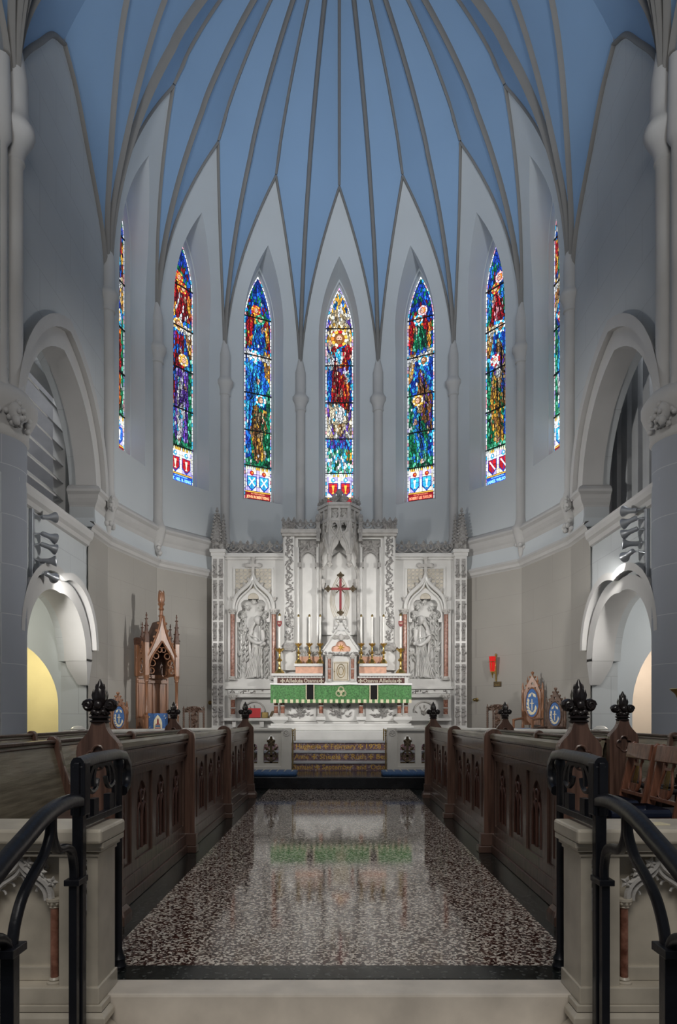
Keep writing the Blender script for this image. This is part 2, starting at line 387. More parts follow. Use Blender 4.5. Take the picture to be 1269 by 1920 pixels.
# lower wall, string course, cove, lower moulding: polygon sweeps that run on along the side walls
def sweep(prof, yend, ret=False):                  # prof: (inset, z)
    rows = []
    for ins, z in prof:
        r = (AP-ins)/math.cos(HA)
        row = [V3(-(RC-ins), yend, z)]+[vp(i, r, z) for i in range(8)]+[V3(RC-ins, yend, z)]
        if ret: row = [V3(-(RC+.42), yend-ins, z), V3(-(RC-ins), yend-ins, z)]+row[1:-1]+[V3(RC-ins, yend-ins, z), V3(RC+.42, yend-ins, z)]
        rows.append(row)
    return rows
struct(MB().loft(sweep([(.03, 0), (.03, 4.30)], 11.46)).build('wall_apse', 'lower', norm=False))
struct(MB().loft(sweep([(0, 5.16), (.10, 5.10), (.15, 5.04), (.15, 5.0), (.10, 4.96), (.09, 4.90), (.06, 4.84), (.03, 4.80), (0, 4.72)], 11.84, True)).build('trim_1', 'trim', norm=False))
struct(MB().loft(sweep([(.012, 4.73), (.012, 4.64), (.03, 4.52), (.06, 4.42)], 11.84, True)).build('trim_2', 'wall', norm=False, smooth=60))
struct(MB().loft(sweep([(.05, 4.43), (.12, 4.42), (.14, 4.37), (.10, 4.33), (.08, 4.28), (.05, 4.26), (.03, 4.24)], 11.46)).build('trim_3', 'trim', norm=False))
# colonnettes with capitals and pendant corbels at the angles
cm = MB()
for i in range(8):
    b = vp(i, RC-.04, 0)
    cm.lathe(b, [(.015, 4.42), (.05, 4.5), (.06, 4.62), (.10, 4.74), (.12, 4.82), (.16, 4.95), (.18, 5.02), (.18, 5.08), (.13, 5.14), (.12, 5.2), (.105, 5.25), (.105, 8.42), (.13, 8.44), (.125, 8.48),
                 (.12, 8.52), (.15, 8.62), (.19, 8.68), (.19, 8.75), (.15, 8.8), (.12, 8.86), (.12, 9.35), (.04, 9.7)], 14)
    rg = random.Random(i)
    for q in range(9): cm.ell(b+V3(rg.uniform(-.1, .1), rg.uniform(-.1, .1), rg.uniform(4.52, 4.78)), .05, .05, .05, 7, 5)
struct(cm.build('colonnettes', 'trim', smooth=50))
# ------------------------------------------------------------------ the vault
XC = -4.2; RHO = 8.38
def rz(r): return 8.95+math.sqrt(max(0, RHO*RHO-(r-XC)**2))+(.06 if r < 3 else 0)
def mainrib(i): return [vp(i, r, rz(r) if r < 4.179 else ZS) for r in [4.18*(1-(t/60)**1.6) for t in range(61)]]
def formpts(k, s): return [fp(k, s*uform(z), rface(z)-.015, z) for z in [lerp(ZS, ZA, 1-(1-t/36)**1.5) for t in range(37)]]
def ridge(k): return [Vector((0, CY, 0))+nrm(k)*r+Z*(rz(r)+.37*(r/3.25) if r > .02 else ZCR) for r in [3.235*(1-t/36) for t in range(37)]]
cells = []; ribs = []                                # (path, radius)
N = 44
for i in range(8):
    A = resample(mainrib(i), N)
    ribs.append((A, .125 if i in (0, 7) else .085))
    for k, s in ((i-4, 1), (i-3, -1)):               # facet to the left of vertex i, to its right
        if -3 <= k <= 3:
            B = resample(formpts(k, s)+ridge(k)[1:], N)
            cells.append((A, B)); ribs.append((formpts(k, s), .05))
for k in range(-3, 4): ribs.append((ridge(k), .062))
BX, BM = 4.18, 10.49                                 # the straight bays
def near(p): return Vector((p.x, BM-(p.y-BM)*.875, p.z))
def mirr(p): return Vector((p.x, 17.62-p.y, p.z))
lun_far = [(-BX, CY, ZS), (-BX, 12.15, 9.75), (-BX, 11.42, 10.62), (-BX, 10.95, 11.12), (-BX, BM, 11.39)]
lun_s = spline(lun_far, 8)
rdg = spline([(-BX, BM, 11.39), (-3.8, BM, 12.1), (-2.6, BM, 14.0), (-1.4, BM, 15.3)], 8)
for s in (1, -1):
    f = lambda p: Vector((-p.x*s*-1, p.y, p.z))
    T = [Vector((-4.18*(1-(t/60)**1.6), CY, rz(4.18*(1-(t/60)**1.6)) if t else ZS)) for t in range(61)]
    Bc = spline([(-BX, CY, ZS), (-3.95, 12.28, 10.7), (-3.03, 11.8, 13.3), (-1.6, 11.2, 15.2), (0, BM, 16.1)], 10)
    Cc = spline([(-BX, CY, ZS), (-4.05, 12.12, 10.45), (-3.424, 11.1, 12.67), (-2.5, 10.7, 14.2), (-1.4, BM, 15.3)], 10)
    W_ = lun_s+rdg[1:]
    for g in (lambda p: p, near, lambda p: mirr(near(p)), mirr):
        h = lambda q: [f(g(p)) for p in q]
        t, b, c, wv = [resample(h(q), N) for q in (T, Bc, Cc, W_)]
        cells += [(t, b), (b, c), (c, wv)]
        ribs += [(b, .075), (c, .075), (h(lun_s), .07)]
        if g is near: ribs.append((t, .125))
mb = MB()
for A, B in cells: mb.loft([[a.lerp(b, t/3) for t in range(4)] for a, b in zip(A, B)])
struct(mb.build('ceiling', 'blue', smooth=60, norm=False))
mb = MB(); RP = [(-.55, .5), (-.55, -.2), (-.3, -.75), (0, -1), (.3, -.75), (.55, -.2), (.55, .5)]
for path, r in ribs:
    mb.tube(path, r, prof=RP, up=lambda p: Vector((p.x*.6, (p.y-CY)*.6 if p.y > CY else 0, 1.2)), caps=False)
struct(mb.build('vault_ribs', 'rib', smooth=50))
# ------------------------------------------------------------------ straight side walls with organ opening and doorway
lun_full = [(p.y, p.z) for p in lun_s]+[(near(p).y, near(p).z) for p in reversed(lun_s[:-1])]
def side_wall(s, name):
    U, V, W = Y, Z, V3(s, 0, 0); O = (s*BX, 0, 0)
    outer = [(CY+.05, 0), (CY+.05, ZS)]+lun_full[1:-1]+[(8.8, ZS), (8.8, 0)]
    org = [(11.82, 4.22)]+pointed(10.42, 1.40, 4.95, 6.70, 12)[:-4]+[(8.92, 6.0), (8.92, 4.22)]
    dr = [(11.46, -.02), (11.46, 2.1)]+pointed(10.22, 1.12, 2.1, 3.02, 12)+[(8.95, 1.72), (8.9, -.02)]
    mb = MB().prism(outer, O, U, V, W, 0, .42, [org, dr]); o = struct(mb.build(name, 'block'))
    # arch orders: hood moulds and chamfered inner rings
    ar = MB()
    def ring(c, wo, wi, zs, zo, zi, x0, x1):
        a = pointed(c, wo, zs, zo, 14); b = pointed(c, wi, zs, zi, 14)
        ar.loft([[V3(s*(BX-x0), y, z) for y, z in a], [V3(s*(BX-x0), y, z) for y, z in b], [V3(s*(BX-x1), y, z) for y, z in b], [V3(s*(BX-x1), y, z) for y, z in a]])
    ring(10.46, 1.74, 1.60, 4.95, 7.18, 7.0, .13, -.01); ring(10.42, 1.62, 1.38, 4.95, 7.0, 6.70, .05, -.30)
    ring(10.26, 1.42, 1.32, 2.3, 3.32, 3.20, .13, -.01); ring(10.22, 1.34, 1.08, 2.1, 3.20, 3.02, .06, -.30)
    b = V3(s*BX, 11.31, 0)                                       # pointed pendant at the far foot of the doorway arch
    ar.loft([[b+V3(x*s, y, z) for x, y in ((-x0, y0), (-x0, y1), (x1, y1), (x1, y0))] for x0, x1, y0, y1, z in ((.06, .30, -.01, .25, 2.14), (.06, .26, .01, .20, 2.0), (.05, .12, .05, .14, 1.74), (.04, .09, .06, .12, 1.71), (.0, .04, .08, .10, 1.70))], closed=True)
    struct(ar.build('arch_mouldings', 'trim', smooth=40))
    cr = MB().loft([[V3(s*(BX-i), y, z) for y in (8.8, 11.47)] for i, z in [(0, 4.0), (.04, 4.02), (.06, 4.08), (.10, 4.12), (.12, 4.19), (.12, 4.24), (-.42, 4.24)]])
    struct(cr.build('trim_4' if s < 0 else 'trim_5', 'trim'))
    # organ chamber and passage behind the wall
    ch = MB(); x0, x1 = BX+.42, BX+1.7
    ch.add([V3(s*x, y, z) for x, y, z in [(x0, 12.75, 4.2), (x1, 12.75, 4.2), (x1, 12.75, 8), (x0, 12.75, 8)]], [(0, 1, 2, 3)])
    ch.add([V3(s*x, y, z) for x, y, z in [(x1, 12.75, 4.2), (x1, 7.5, 4.2), (x1, 7.5, 8), (x1, 12.75, 8)]], [(0, 1, 2, 3)])
    ch.add([V3(s*x, y, z) for x, y, z in [(x0, 12.75, 4.15), (x1, 12.75, 4.15), (x1, 7.5, 4.15), (x0, 7.5, 4.15)]], [(0, 1, 2, 3)])
    ch.add([V3(s*x, y, z) for x, y, z in [(x0, 12.75, 8), (x1, 12.75, 8), (x1, 7.5, 8), (x0, 7.5, 8)]], [(0, 1, 2, 3)])
    ch.add([V3(s*x, y, z) for x, y, z in [(x0, 7.5, 4.15), (x1, 7.5, 4.15), (x1, 7.5, 8), (x0, 7.5, 8)]], [(0, 1, 2, 3)])
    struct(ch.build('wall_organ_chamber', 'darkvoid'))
    pw = MB(); hole = lancet(s*5.32, .62, .02, 1.35, 2.42, 10) if s < 0 else lancet(s*5.75, .85, .02, 1.35, 2.75, 10)
    pw.prism([(s*(BX+.4), -.05), (s*7.2, -.05), (s*7.2, 4.1), (s*(BX+.4), 4.1)], (0, 11.6, 0), X, Z, Y, 0, .3, [hole])
    pw.box(*sorted((s*(BX+.4), s*7.2)), 8.0, 13.4, 4.1, 4.14)
    pw.box(*sorted((s*7.2, s*7.25)), 8.0, 13.4, -.05, 4.1); pw.box(*sorted((s*(BX+.4), s*7.2)), 7.95, 8.0, -.05, 4.1)
    struct(pw.build('wall_passage', 'wall'))
    struct(MB().box(*sorted((s*(BX+.4), s*7.25)), 13.3, 13.4, -.05, 4.1).build('wall_passage_end', 'yellow' if s < 0 else 'beige'))
    struct(MB().box(*sorted((s*BX, s*7.25)), 8.0, 13.4, -.1, -.01).build('floor_passage', 'terrdark'))
    # next bay towards the nave: plain wall with an organ arch
    nb = MB(); mo = [(17.62-a, z) for a, z in outer]; hl = [(17.62-a, z) for a, z in org]
    nb.prism(mo, (s*BX, 0, 0), Y, Z, V3(s, 0, 0), 0, .42, [hl]); struct(nb.build('wall_near_bay', 'block'))
    # great round pier with its foliage and mask capital, upper shaft and capital
    c = V3(s*4.52, 8.9, 0); pr = MB().lathe(c, [(.52, 0), (.52, .25), (.47, .32), (.47, 4.72)], 40)
    struct(pr.build('pier', 'pier', smooth=50))
    cp = MB().lathe(c, [(.47, 4.70), (.50, 4.74), (.49, 4.8), (.50, 4.9), (.55, 5.0), (.58, 5.06), (.60, 5.12), (.60, 5.2), (.55, 5.28), (.50, 5.34), (.30, 5.36)], 40)
    cp.lathe(V3(s*4.16, 8.88, 0), [(.16, 5.3), (.12, 5.4), (.105, 5.45), (.105, 8.25), (.13, 8.28), (.12, 8.33), (.15, 8.45), (.22, 8.58), (.25, 8.64), (.25, 8.72), (.19, 8.8), (.17, 8.95), (.17, 9.3), (.05, 10)], 14)
    cp.lathe(V3(s*4.2, 8.62, 0), [(.10, 5.3), (.07, 5.45), (.07, 8.3), (.12, 8.4), (.12, 8.7), (.1, 9.4)], 10)
    struct(cp.build('pier_capital', 'trim', smooth=50))
    hd = MB(); rg = random.Random(5); h0 = V3(s*4.03, 8.62, 4.98)
    hd.ell(h0, .085, .09, .13, 12, 8); hd.ell(h0+V3(-s*.07, -.05, -.01), .03, .03, .035, 7, 5); hd.ell(h0+V3(-s*.04, -.05, -.12), .05, .05, .07, 8, 5)
    for q in range(26):
        a = rg.uniform(0, 2*PI); hd.ell(h0+V3(math.cos(a)*.09, .03+rg.uniform(-.04, .05), math.sin(a)*.13), .035, .035, .04, 6, 4)
    for q in range(40):
        a = rg.uniform(PI, 2.2*PI) if s > 0 else rg.uniform(.9*PI, 2*PI); hd.ell(c+V3(.54*math.cos(a), .54*math.sin(a), rg.uniform(4.82, 5.0)), .04, .04, .04, 6, 4)
    struct(hd.build('pier_mask_corbel', 'trim', smooth=60))
    # a second, carved corbel head where string course meets the organ arch
    k = MB(); h1 = V3(s*4.02, 12.2, 4.93)
    k.ell(h1, .07, .08, .11, 10, 7)
    for q in range(30):
        a = rg.uniform(0, 2*PI); k.ell(h1+V3(-s*.05*rg.random(), math.cos(a)*.08*rg.uniform(.5, 1.1), math.sin(a)*.13*rg.uniform(.4, 1.1)), .026, .028, .03, 6, 4)
    struct(k.build('corbel_mask', 'trim', smooth=60))
side_wall(-1, 'wall_left'); side_wall(1, 'wall_right')
# ------------------------------------------------------------------ floors and steps
struct(MB().box(-1.16, 1.16, 3.34, 11.4, -.1, 0).build('floor', 'terr'))
fb = MB(); fb.box(-7, -1.16, 3.17, 11.4, -.1, 0); fb.box(1.16, 7, 3.17, 11.4, -.1, 0); fb.box(-1.16, 1.16, 3.17, 3.34, -.1, 0)
struct(fb.build('floor_border', 'terrdark'))
sl = MB().box(-1.06, 1.06, 2.99, 3.17, -.17, 0)
struct(sl.build('step_marble', 'step', bevel=.012))
s2 = MB(); s2.box(-6, 6, 2.6, 3.0, -.34, -.17); s2.box(-6, 6, 2.2, 2.62, -.50, -.34)
struct(s2.build('step_nave', 'step', bevel=.01))
struct(MB().box(-8, 8, -4, 2.25, -.6, -.49).build('floor_nave', 'terrdark'))
struct(MB().box(-4.3, 4.3, 11.38, 17.2, 0, .2).build('step_sanctuary', 'blackstone', bevel=.015))
def railline(t): return t
sf = MB()
for s in (-1, 1):
    pl = [(s*1.62, 12.55), (s*2.7, 12.55), (s*4.1, 10.75), (s*4.12, 12.42), (s*3.7, 14.2), (s*2.55, 15.65), (s*1.62, 16.1)]
    sf.prism(pl, (0, 0, 0), X, Y, Z, .19, .5)
struct(sf.build('floor_sanctuary', 'mosaic'))
TX = ['Hugheria  +  February  +  1928 :', 'Anne  +  Sheela  +  Ruth  +  Bea', 'Samuel  +  September  and  Octo']
for i, (y, z0, z1, t) in enumerate([(13.35, .55, .73, TX[0]), (13.05, .37, .55, TX[1]), (12.75, .2, .37, TX[2])]):
    st = struct(MB().box(-1.62, 1.62, y, 16.2, z0-.01, z1-.045).build('step_mosaic', 'mosaic'))
    struct(MB().box(-1.62, 1.62, y-.03, y+.36, z1-.045, z1).build('step_nosing', 'nosing', bevel=.012))
    tm = MB(); words = t.split('+'); full = ''.join(words)
    w_ = 1.72; x = -.86+.02
    tot = sum(len(q.strip())+1 for q in words)+1.6*(len(words)-1); unit = w_/tot
    for j, q in enumerate(words):
        q = q.strip(); L = len(q)*unit
        text(tm, q, (x+L/2, y-.002, (z0+z1)/2-.022), X, Z, -Y, .13, width=L, bold=.002); x += L+unit
        if j < len(words)-1:
            patee(tm, (x+.5*unit, y-.001, (z0+z1)/2-.02), X, Z, -Y, .05, .004); x += 2.0*unit
    struct(tm.build('step_lettering', 'mgold', parent=None))
struct(MB().box(-2.2, 2.2, 13.75, 16.2, .72, .91).build('step_predella', 'marble', bevel=.015))
# ------------------------------------------------------------------ stained glass
PAL = dict(db=(.012, .05, .42), bl=(.02, .16, .72), cy=(.05, .50, .85), rd=(.50, .012, .02), dr=(.20, .008, .015), go=(.85, .45, .06), gr=(.01, .22, .09), lg=(.12, .55, .36),
           pu=(.13, .05, .42), la=(.42, .36, .75), wh=(.85, .88, .92), cr=(.85, .76, .55), fl=(.75, .42, .30), br=(.24, .10, .03), or_=(.85, .22, .03), ta=(.42, .31, .17), dg=(.01, .07, .05), bk=(.01, .01, .02), pk=(.80, .36, .42))
def inside(poly, x, y):
    c = False; j = len(poly)-1
    for i in range(len(poly)):
        a, b = poly[i]; d, e = poly[j]
        if (b > y) != (e > y) and x < (d-a)*(y-b)/(e-b)+a: c = not c
        j = i
    return c
def person(x, y, s, robe, mantle, halo, hair, flip=1, lean=0):   # shapes of a robed figure, feet at y, height s
    S = []; f = flip; hx = x+lean*f
    S.append(('p', [(x-.17, y), (x+.17, y), (x+.19, y+.45*s), (x+.14*f+.05, y+.78*s), (x-.14, y+.80*s), (x-.20, y+.4*s)], mantle))
    S.append(('p', [(x-.07*f-.06, y), (x-.07*f+.10, y), (x+.06*f+.06, y+.42*s), (x+.04*f, y+.72*s), (x-.05*f-.04, y+.7*s)], robe))
    S.append(('p', [(x-.10*f, y+.35*s), (x+.17*f, y+.5*s), (x+.10*f, y+.62*s), (x-.04*f, y+.55*s)], mantle[::-1] if isinstance(mantle, list) else mantle))
    S.append(('e', hx, y+.895*s, .135, .135, halo)); S.append(('e', hx-.02*f, y+.905*s, .075, .085, hair))
    S.append(('e', hx+.015*f, y+.885*s, .05, .07, ['fl'])); S.append(('e', x+.10*f, y+.60*s, .035, .055, ['fl'])); S.append(('e', x-.05*f, y+.01*s, .05, .03, ['fl']))
    return S
def angel(x, y, robe, wing, halo, hair, f=1):
    S = [('p', [(x-.28, y), (x-.30, y+.55), (x-.1, y+.85), (x+.02, y+.5), (x-.05, y)], wing), ('p', [(x+.28, y), (x+.27, y+.5), (x+.1, y+.8), (x, y+.5), (x+.1, y)], wing)]
    S += [('p', [(x-.18, y-.05), (x+.20, y-.05), (x+.16, y+.35), (x+.08*f+.03, y+.60), (x-.12, y+.55)], robe), ('e', x+.04*f, y+.66, .11, .11, halo), ('e', x+.035*f, y+.67, .065, .075, hair), ('e', x+.05*f, y+.655, .045, .06, ['fl']), ('e', x+.1*f, y+.42, .04, .06, ['fl'])]
    return S
def shields(c1, c2, t):
    S = [('r', -.34, .34, 0, .78, ['wh', 'wh', 'wh', 'cr']), ('r', -.34, .34, .70, .78, ['cr', 'go', 'cr'])]
    for x in (-.15, .15):
        S.append(('e', x, .60, .05, .05, t)); S.append(('p', [(x-.11, .53), (x+.11, .53), (x+.11, .33), (x, .22), (x-.11, .33)], c1)); S.append(('p', [(x-.03, .5), (x+.03, .5), (x+.02, .26), (x-.02, .26)], c2))
    S += [('r', -.34, .34, .165, .19, ['go', 'cr']), ('r', -.34, .34, .0, .165, ['dr', 'br'])]
    return S
def design(n):
    if n == 0:
        S = [('r', -.4, .4, 0, 6, ['cr', 'wh', 'ta', 'wh', 'cr'])]
        S += [('r', -.4, .4, .78, 1.62, ['lg', 'cy', 'wh', 'gr', 'lg', 'wh', 'cy']), ('r', -.4, .4, 1.05, 1.18, ['cy', 'wh', 'cy']), ('r', -.4, .4, 1.38, 1.62, ['bl', 'cy', 'pu']), ('e', .27, 1.2, .1, .2, ['gr', 'br', 'go'])]
        S += [('e', 0, 2.9, .33, 1.32, ['pu', 'la', 'wh', 'pu']), ('e', 0, 2.92, .28, 1.22, ['ta', 'br', 'cr', 'ta']), ('e', 0, 4.1, .36, .62, ['pu', 'db', 'pu', 'la']), ('e', 0, 4.06, .31, .52, ['cr', 'ta', 'cr', 'go'])]
        S += [('p', [(-.30, 2.5), (.30, 2.5), (.32, 3.4), (.22, 3.9), (-.22, 3.9), (-.31, 3.3)], ['bl', 'db', 'cy', 'db']), ('p', [(-.22, 2.0), (.2, 1.98), (.16, 2.6), (0, 3.0), (-.14, 2.6)], ['wh', 'wh', 'cy', 'cr'])]
        S += [('p', [(-.2, 2.55), (.24, 2.3), (.26, 3.0), (.2, 3.55), (-.17, 3.5), (-.18, 3.0)], ['rd', 'dr', 'rd', 'or_', 'dr']), ('p', [(-.15, 2.7), (-.02, 2.5), (-.03, 3.5), (-.15, 3.5)], ['dr', 'fl', 'rd']), ('e', .06, 3.3, .11, .08, ['pu', 'la']), ('e', .05, 2.72, .04, .1, ['fl', 'cr'])]
        S += [('p', [(-.28, 3.3), (-.14, 3.3), (-.1, 3.75), (-.18, 3.9), (-.28, 3.7)], ['wh', 'cy', 'wh']), ('e', .19, 3.72, .13, .19, ['rd', 'rd', 'fl', 'dr']), ('e', -.1, 3.78, .1, .12, ['rd', 'fl']), ('e', 0, 3.6, .1, .2, ['wh', 'cy']), ('e', .2, 3.15, .055, .13, ['wh', 'cy']), ('e', .17, 3.03, .04, .07, ['fl']), ('e', -.22, 3.98, .035, .08, ['fl'])]
        S += [('e', 0, 4.08, .2, .2, ['go', 'cr', 'rd', 'go', 'or_']), ('e', 0, 4.04, .11, .16, ['br']), ('e', 0, 4.05, .065, .1, ['fl']), ('e', 0, 3.95, .055, .05, ['br']), ('e', -.05, 2.0, .05, .05, ['cr']), ('e', .17, 2.05, .05, .08, ['cr'])]
        S += [('r', -.4, .4, 4.52, 6, ['cr', 'wh', 'ta', 'cr']), ('r', -.4, .4, 4.72, 6, ['cy', 'wh', 'bl', 'go', 'wh']), ('r', -.02, .02, 4.5, 4.95, ['wh']), ('e', 0, 5.0, .09, .12, ['bl', 'go', 'cy']), ('r', -.4, .4, 5.12, 6, ['cy', 'bl', 'wh'])]
        return S+shields(['rd'], ['go'], ['cy'])
    T = {-1: (['bl', 'db', 'cy', 'bl'], [('cy', 'bl'), ('br', 'go', 'ta')], ['wh', 'cy']), 1: (['bl', 'cy', 'db'], [('br', 'pu', 'ta'), ('bl', 'cy', 'lg')], ['cr', 'go']), -2: (['bl', 'cy', 'db'], [('rd', 'dr'), ('pu', 'la', 'pu')], ['go', 'cr']),
         2: (['bl', 'cy', 'db'], [('br', 'ta'), ('go', 'br', 'ta', 'go')], ['rd', 'wh']), -3: (['db', 'bl', 'cy'], [('cy', 'lg'), ('rd', 'dr', 'or_')], ['wh', 'go']), 3: (['bl', 'cy', 'db'], [('ta', 'br', 'cr'), ('cy', 'bl', 'wh')], ['rd', 'cr'])}[n]
    sky, (r1, r2), halo = T; f = 1 if n < 0 else -1
    S = [('r', -.4, .4, 0, 6, sky), ('r', -.4, .4, .78, 1.0, ['gr', 'dg', 'lg', 'gr']), ('e', f*.3, 3.3, .16, .5, ['ta', 'br', 'go']), ('e', f*.33, 1.7, .16, 1.1, ['gr', 'lg', 'dg', 'gr'])]
    hi = {-1: .4, 1: .3, -2: .45, 2: .4, -3: .3, 3: .3}[n]
    S += person(-f*.10, 1.25+hi, 1.95, list(r1)+['bl'], list(r1)[::-1]+['pu' if n in (-2, 2) else list(r1)[0]], ['wh', 'cy'] if n != -2 else ['go', 'cr'], ['br'] if n not in (-1, 2) else ['wh', 'cr'], f, .03)
    S += person(f*.02, .92, 2.0 if n in (-2, 2, 3, -3) else 1.62, list(r2) if n != -2 else ['wh', 'la', 'cy', 'wh'], list(r2)+(['gr'] if n in (-1, 1, 2) else []), halo, {-1: ['cr'], 1: ['br'], -2: ['go', 'or_'], 2: ['wh'], -3: ['br'], 3: ['ta']}[n], f, .05)
    if n == 2: S += [('e', 0, 2.45, .07, .16, ['wh'])]
    if n == 3: S += [('e', 0, 2.4, .06, .14, ['cr'])]
    S += [('p', [(-.34, 3.32+.06*f), (.34, 3.32-.06*f), (.34, 3.48-.06*f), (-.34, 3.48+.06*f)], ['wh', 'wh', 'cr'])]
    S += [('r', -.4, .4, 3.52, 6, ['db', 'bl', 'gr', 'db', 'dr'])]
    rb = {-1: ['bl', 'cy', 'db'], 1: ['gr', 'lg', 'dg'], -2: ['rd', 'wh', 'dr'], 2: ['rd', 'pk', 'dr'], -3: ['bl', 'db', 'cy'], 3: ['gr', 'lg']}[n]
    S += angel(f*.02, 3.62, rb, ['rd', 'dr', 'or_', 'go'] if n != 2 else ['bl', 'cy', 'gr'], ['gr', 'lg'] if n == -1 else ['wh', 'cy'] if n == 1 else ['rd', 'go'], ['br', 'or_'], f)
    S += [('e', -f*.05, 4.48, .11, .12, ['rd', 'go', 'or_'] if n < 0 else ['wh', 'pk']), ('e', -f*.045, 4.48, .07, .08, ['or_', 'br']), ('e', -f*.035, 4.46, .045, .06, ['fl']), ('r', -.4, .4, 4.7, 6, ['db', 'bl', 'db', 'gr'])]
    sh = {-1: (['cy'], ['wh']), 1: (['cy'], ['wh']), -2: (['rd'], ['cr']), 2: (['rd'], ['wh']), -3: (['bl'], ['wh']), 3: (['cy'], ['wh'])}[n]
    out = S+shields(sh[0], sh[1], ['rd', 'or_'] if abs(n) == 1 else ['cy'])
    if abs(n) == 2: out += [('r', -.34, .34, 0, .165, ['db'])]
    return out
def clip(poly, a, b, c):                             # keep a*x+b*y <= c
    out = []; n = len(poly)
    for i in range(n):
        p = poly[i]; q = poly[(i+1) % n]; d = a*p[0]+b*p[1]-c; e = a*q[0]+b*q[1]-c
        if d <= 0: out.append(p)
        if (d < 0 < e) or (e < 0 < d):
            t = d/(d-e); out.append((p[0]+t*(q[0]-p[0]), p[1]+t*(q[1]-p[1])))
    return out
def oval(x, y, a, b, n=14): return [(x+a*math.cos(2*PI*i/n), y+b*math.sin(2*PI*i/n)) for i in range(n)]
def head_pieces(x, y, r, halo, hair, f, beard):          # halo segments, hair and face as their own pieces of glass
    out = []; m = 11
    for i in range(m):
        a0, a1 = 2*PI*(i+.07)/m, 2*PI*(i+.93)/m
        P = [(x+q*math.cos(a), y+q*math.sin(a)) for q, a in ((r*1.04, a0), (r*1.04, (a0+a1)/2), (r*1.04, a1), (r*.72, a1), (r*.72, a0))]; out.append((P, PAL[halo[i % len(halo)]], 2))
    out.append((oval(x, y, r*.66, r*.66), tuple(.5*q for q in PAL[halo[-1]]), 2))
    out.append((oval(x-.08*r*f, y+.05*r, r*.52, r*.60), PAL[hair], 3)); out.append((oval(x+.08*r*f, y-.04*r, r*.36, r*.48), PAL['fl'], 4))
    if beard: out.append(([(x+.08*r*f-r*.33, y-.18*r), (x+.08*r*f+r*.33, y-.18*r), (x+.08*r*f+r*.18, y-.72*r), (x+.08*r*f-r*.18, y-.72*r)], PAL[hair], 5))
    for q in (-1, 1): out.append((oval(x+.10*r*f+q*r*.15, y+.05*r, r*.07, r*.035, 6), PAL['bk'], 6))
    out.append((oval(x+.10*r*f, y-.26*r, r*.10, r*.03, 6), PAL['dr'], 6))
    return out
def panel_pieces(n):                                       # heraldic panel at the foot of the light
    out = []; rg = random.Random(n+50); sh = {-1: 'cy', 1: 'cy', -2: 'rd', 2: 'rd', -3: 'bl', 3: 'cy', 0: 'rd'}[n]; ch = {0: 'go', -2: 'cr'}.get(n, 'wh')
    def rect(a, b, c, d, k, L=2): out.append(([(a+.004, c+.004), (b-.004, c+.004), (b-.004, d-.004), (a+.004, d-.004)], PAL[k], L))
    for i in range(12):                                    # cresting of little pinnacles
        x = -.30+.05*i; out.append(([(x+.004, .70), (x+.046, .70), (x+.04, .745), (x+.025, .775), (x+.01, .745)], PAL[rg.choice(['cr', 'wh', 'go'])], 2))
    for j in range(5):
        y0 = .20+.1*j; xs = [-.30, -.26, -.15+rg.uniform(-.02, .02), -.04, .04, .15+rg.uniform(-.02, .02), .26, .30]
        for a, b in zip(xs, xs[1:]): rect(a, b, y0, y0+.1, rg.choice(['wh', 'wh', 'wh', 'cr', 'la']))
    for x in (-.15, .15):
        out.append(([(x-.115, .545), (x+.115, .545), (x+.118, .33), (x, .205), (x-.118, .33)], PAL['db'], 3))
        for q in (-1, 1):
            out.append(([(x+q*.008, .535), (x+q*.10, .535), (x+q*.10, .44), (x+q*.008, .44)], PAL[sh], 4)); out.append(([(x+q*.008, .43), (x+q*.10, .43), (x+q*.10, .34), (x+q*.008, .24)], tuple(q2*.75 for q2 in PAL[sh]), 4))
        if n in (-1, 2): out.append(([(x-.085, .50), (x-.06, .515), (x+.085, .32), (x+.06, .305)], PAL[ch], 5)); 
        if n == -1: out.append(([(x+.085, .50), (x+.06, .515), (x-.085, .32), (x-.06, .305)], PAL[ch], 5))
        if n in (-2, 0, 1, 3, -3): out.append(([(x-.035, .49), (x+.035, .49), (x+.02, .40), (x+.008, .33), (x+.035, .29), (x-.035, .29), (x-.008, .33), (x-.02, .40)], PAL[ch], 5))
        out.append((oval(x, .62, .045, .05, 10), PAL['rd' if abs(n) == 1 else 'cy'], 3)); out.append((oval(x+.008, .625, .022, .026, 8), PAL['or_' if abs(n) == 1 else 'wh'], 4))
    rect(-.31, .31, .165, .195, 'go'); out.append(([(-.31, .012), (.31, .012), (.31, .16), (-.31, .16)], PAL['db'] if abs(n) == 2 else PAL['dr'], 2))
    return out
def fold_lines(sh, rg):                                    # curving lead lines down a robe, and its outline
    out = []; P = sh[1]; ys = [p[1] for p in P]; y0, y1 = min(ys), max(ys); m = 12
    for t in (.18, .36, .55, .74, .9):
        ph = rg.uniform(0, 6); pts = []
        for i in range(m+1):
            y = lerp(y0, y1, i/m); xs = []
            for a, b in zip(P, P[1:]+P[:1]):
                if (a[1] > y) != (b[1] > y): xs.append(a[0]+(b[0]-a[0])*(y-a[1])/(b[1]-a[1]))
            if len(xs) >= 2: pts.append((lerp(min(xs), max(xs), min(.97, max(.03, t+.10*math.sin(ph+y*4.5)))), y))
        if len(pts) > 2: out.append(pts)
    out.append(P+P[:1])
    return out
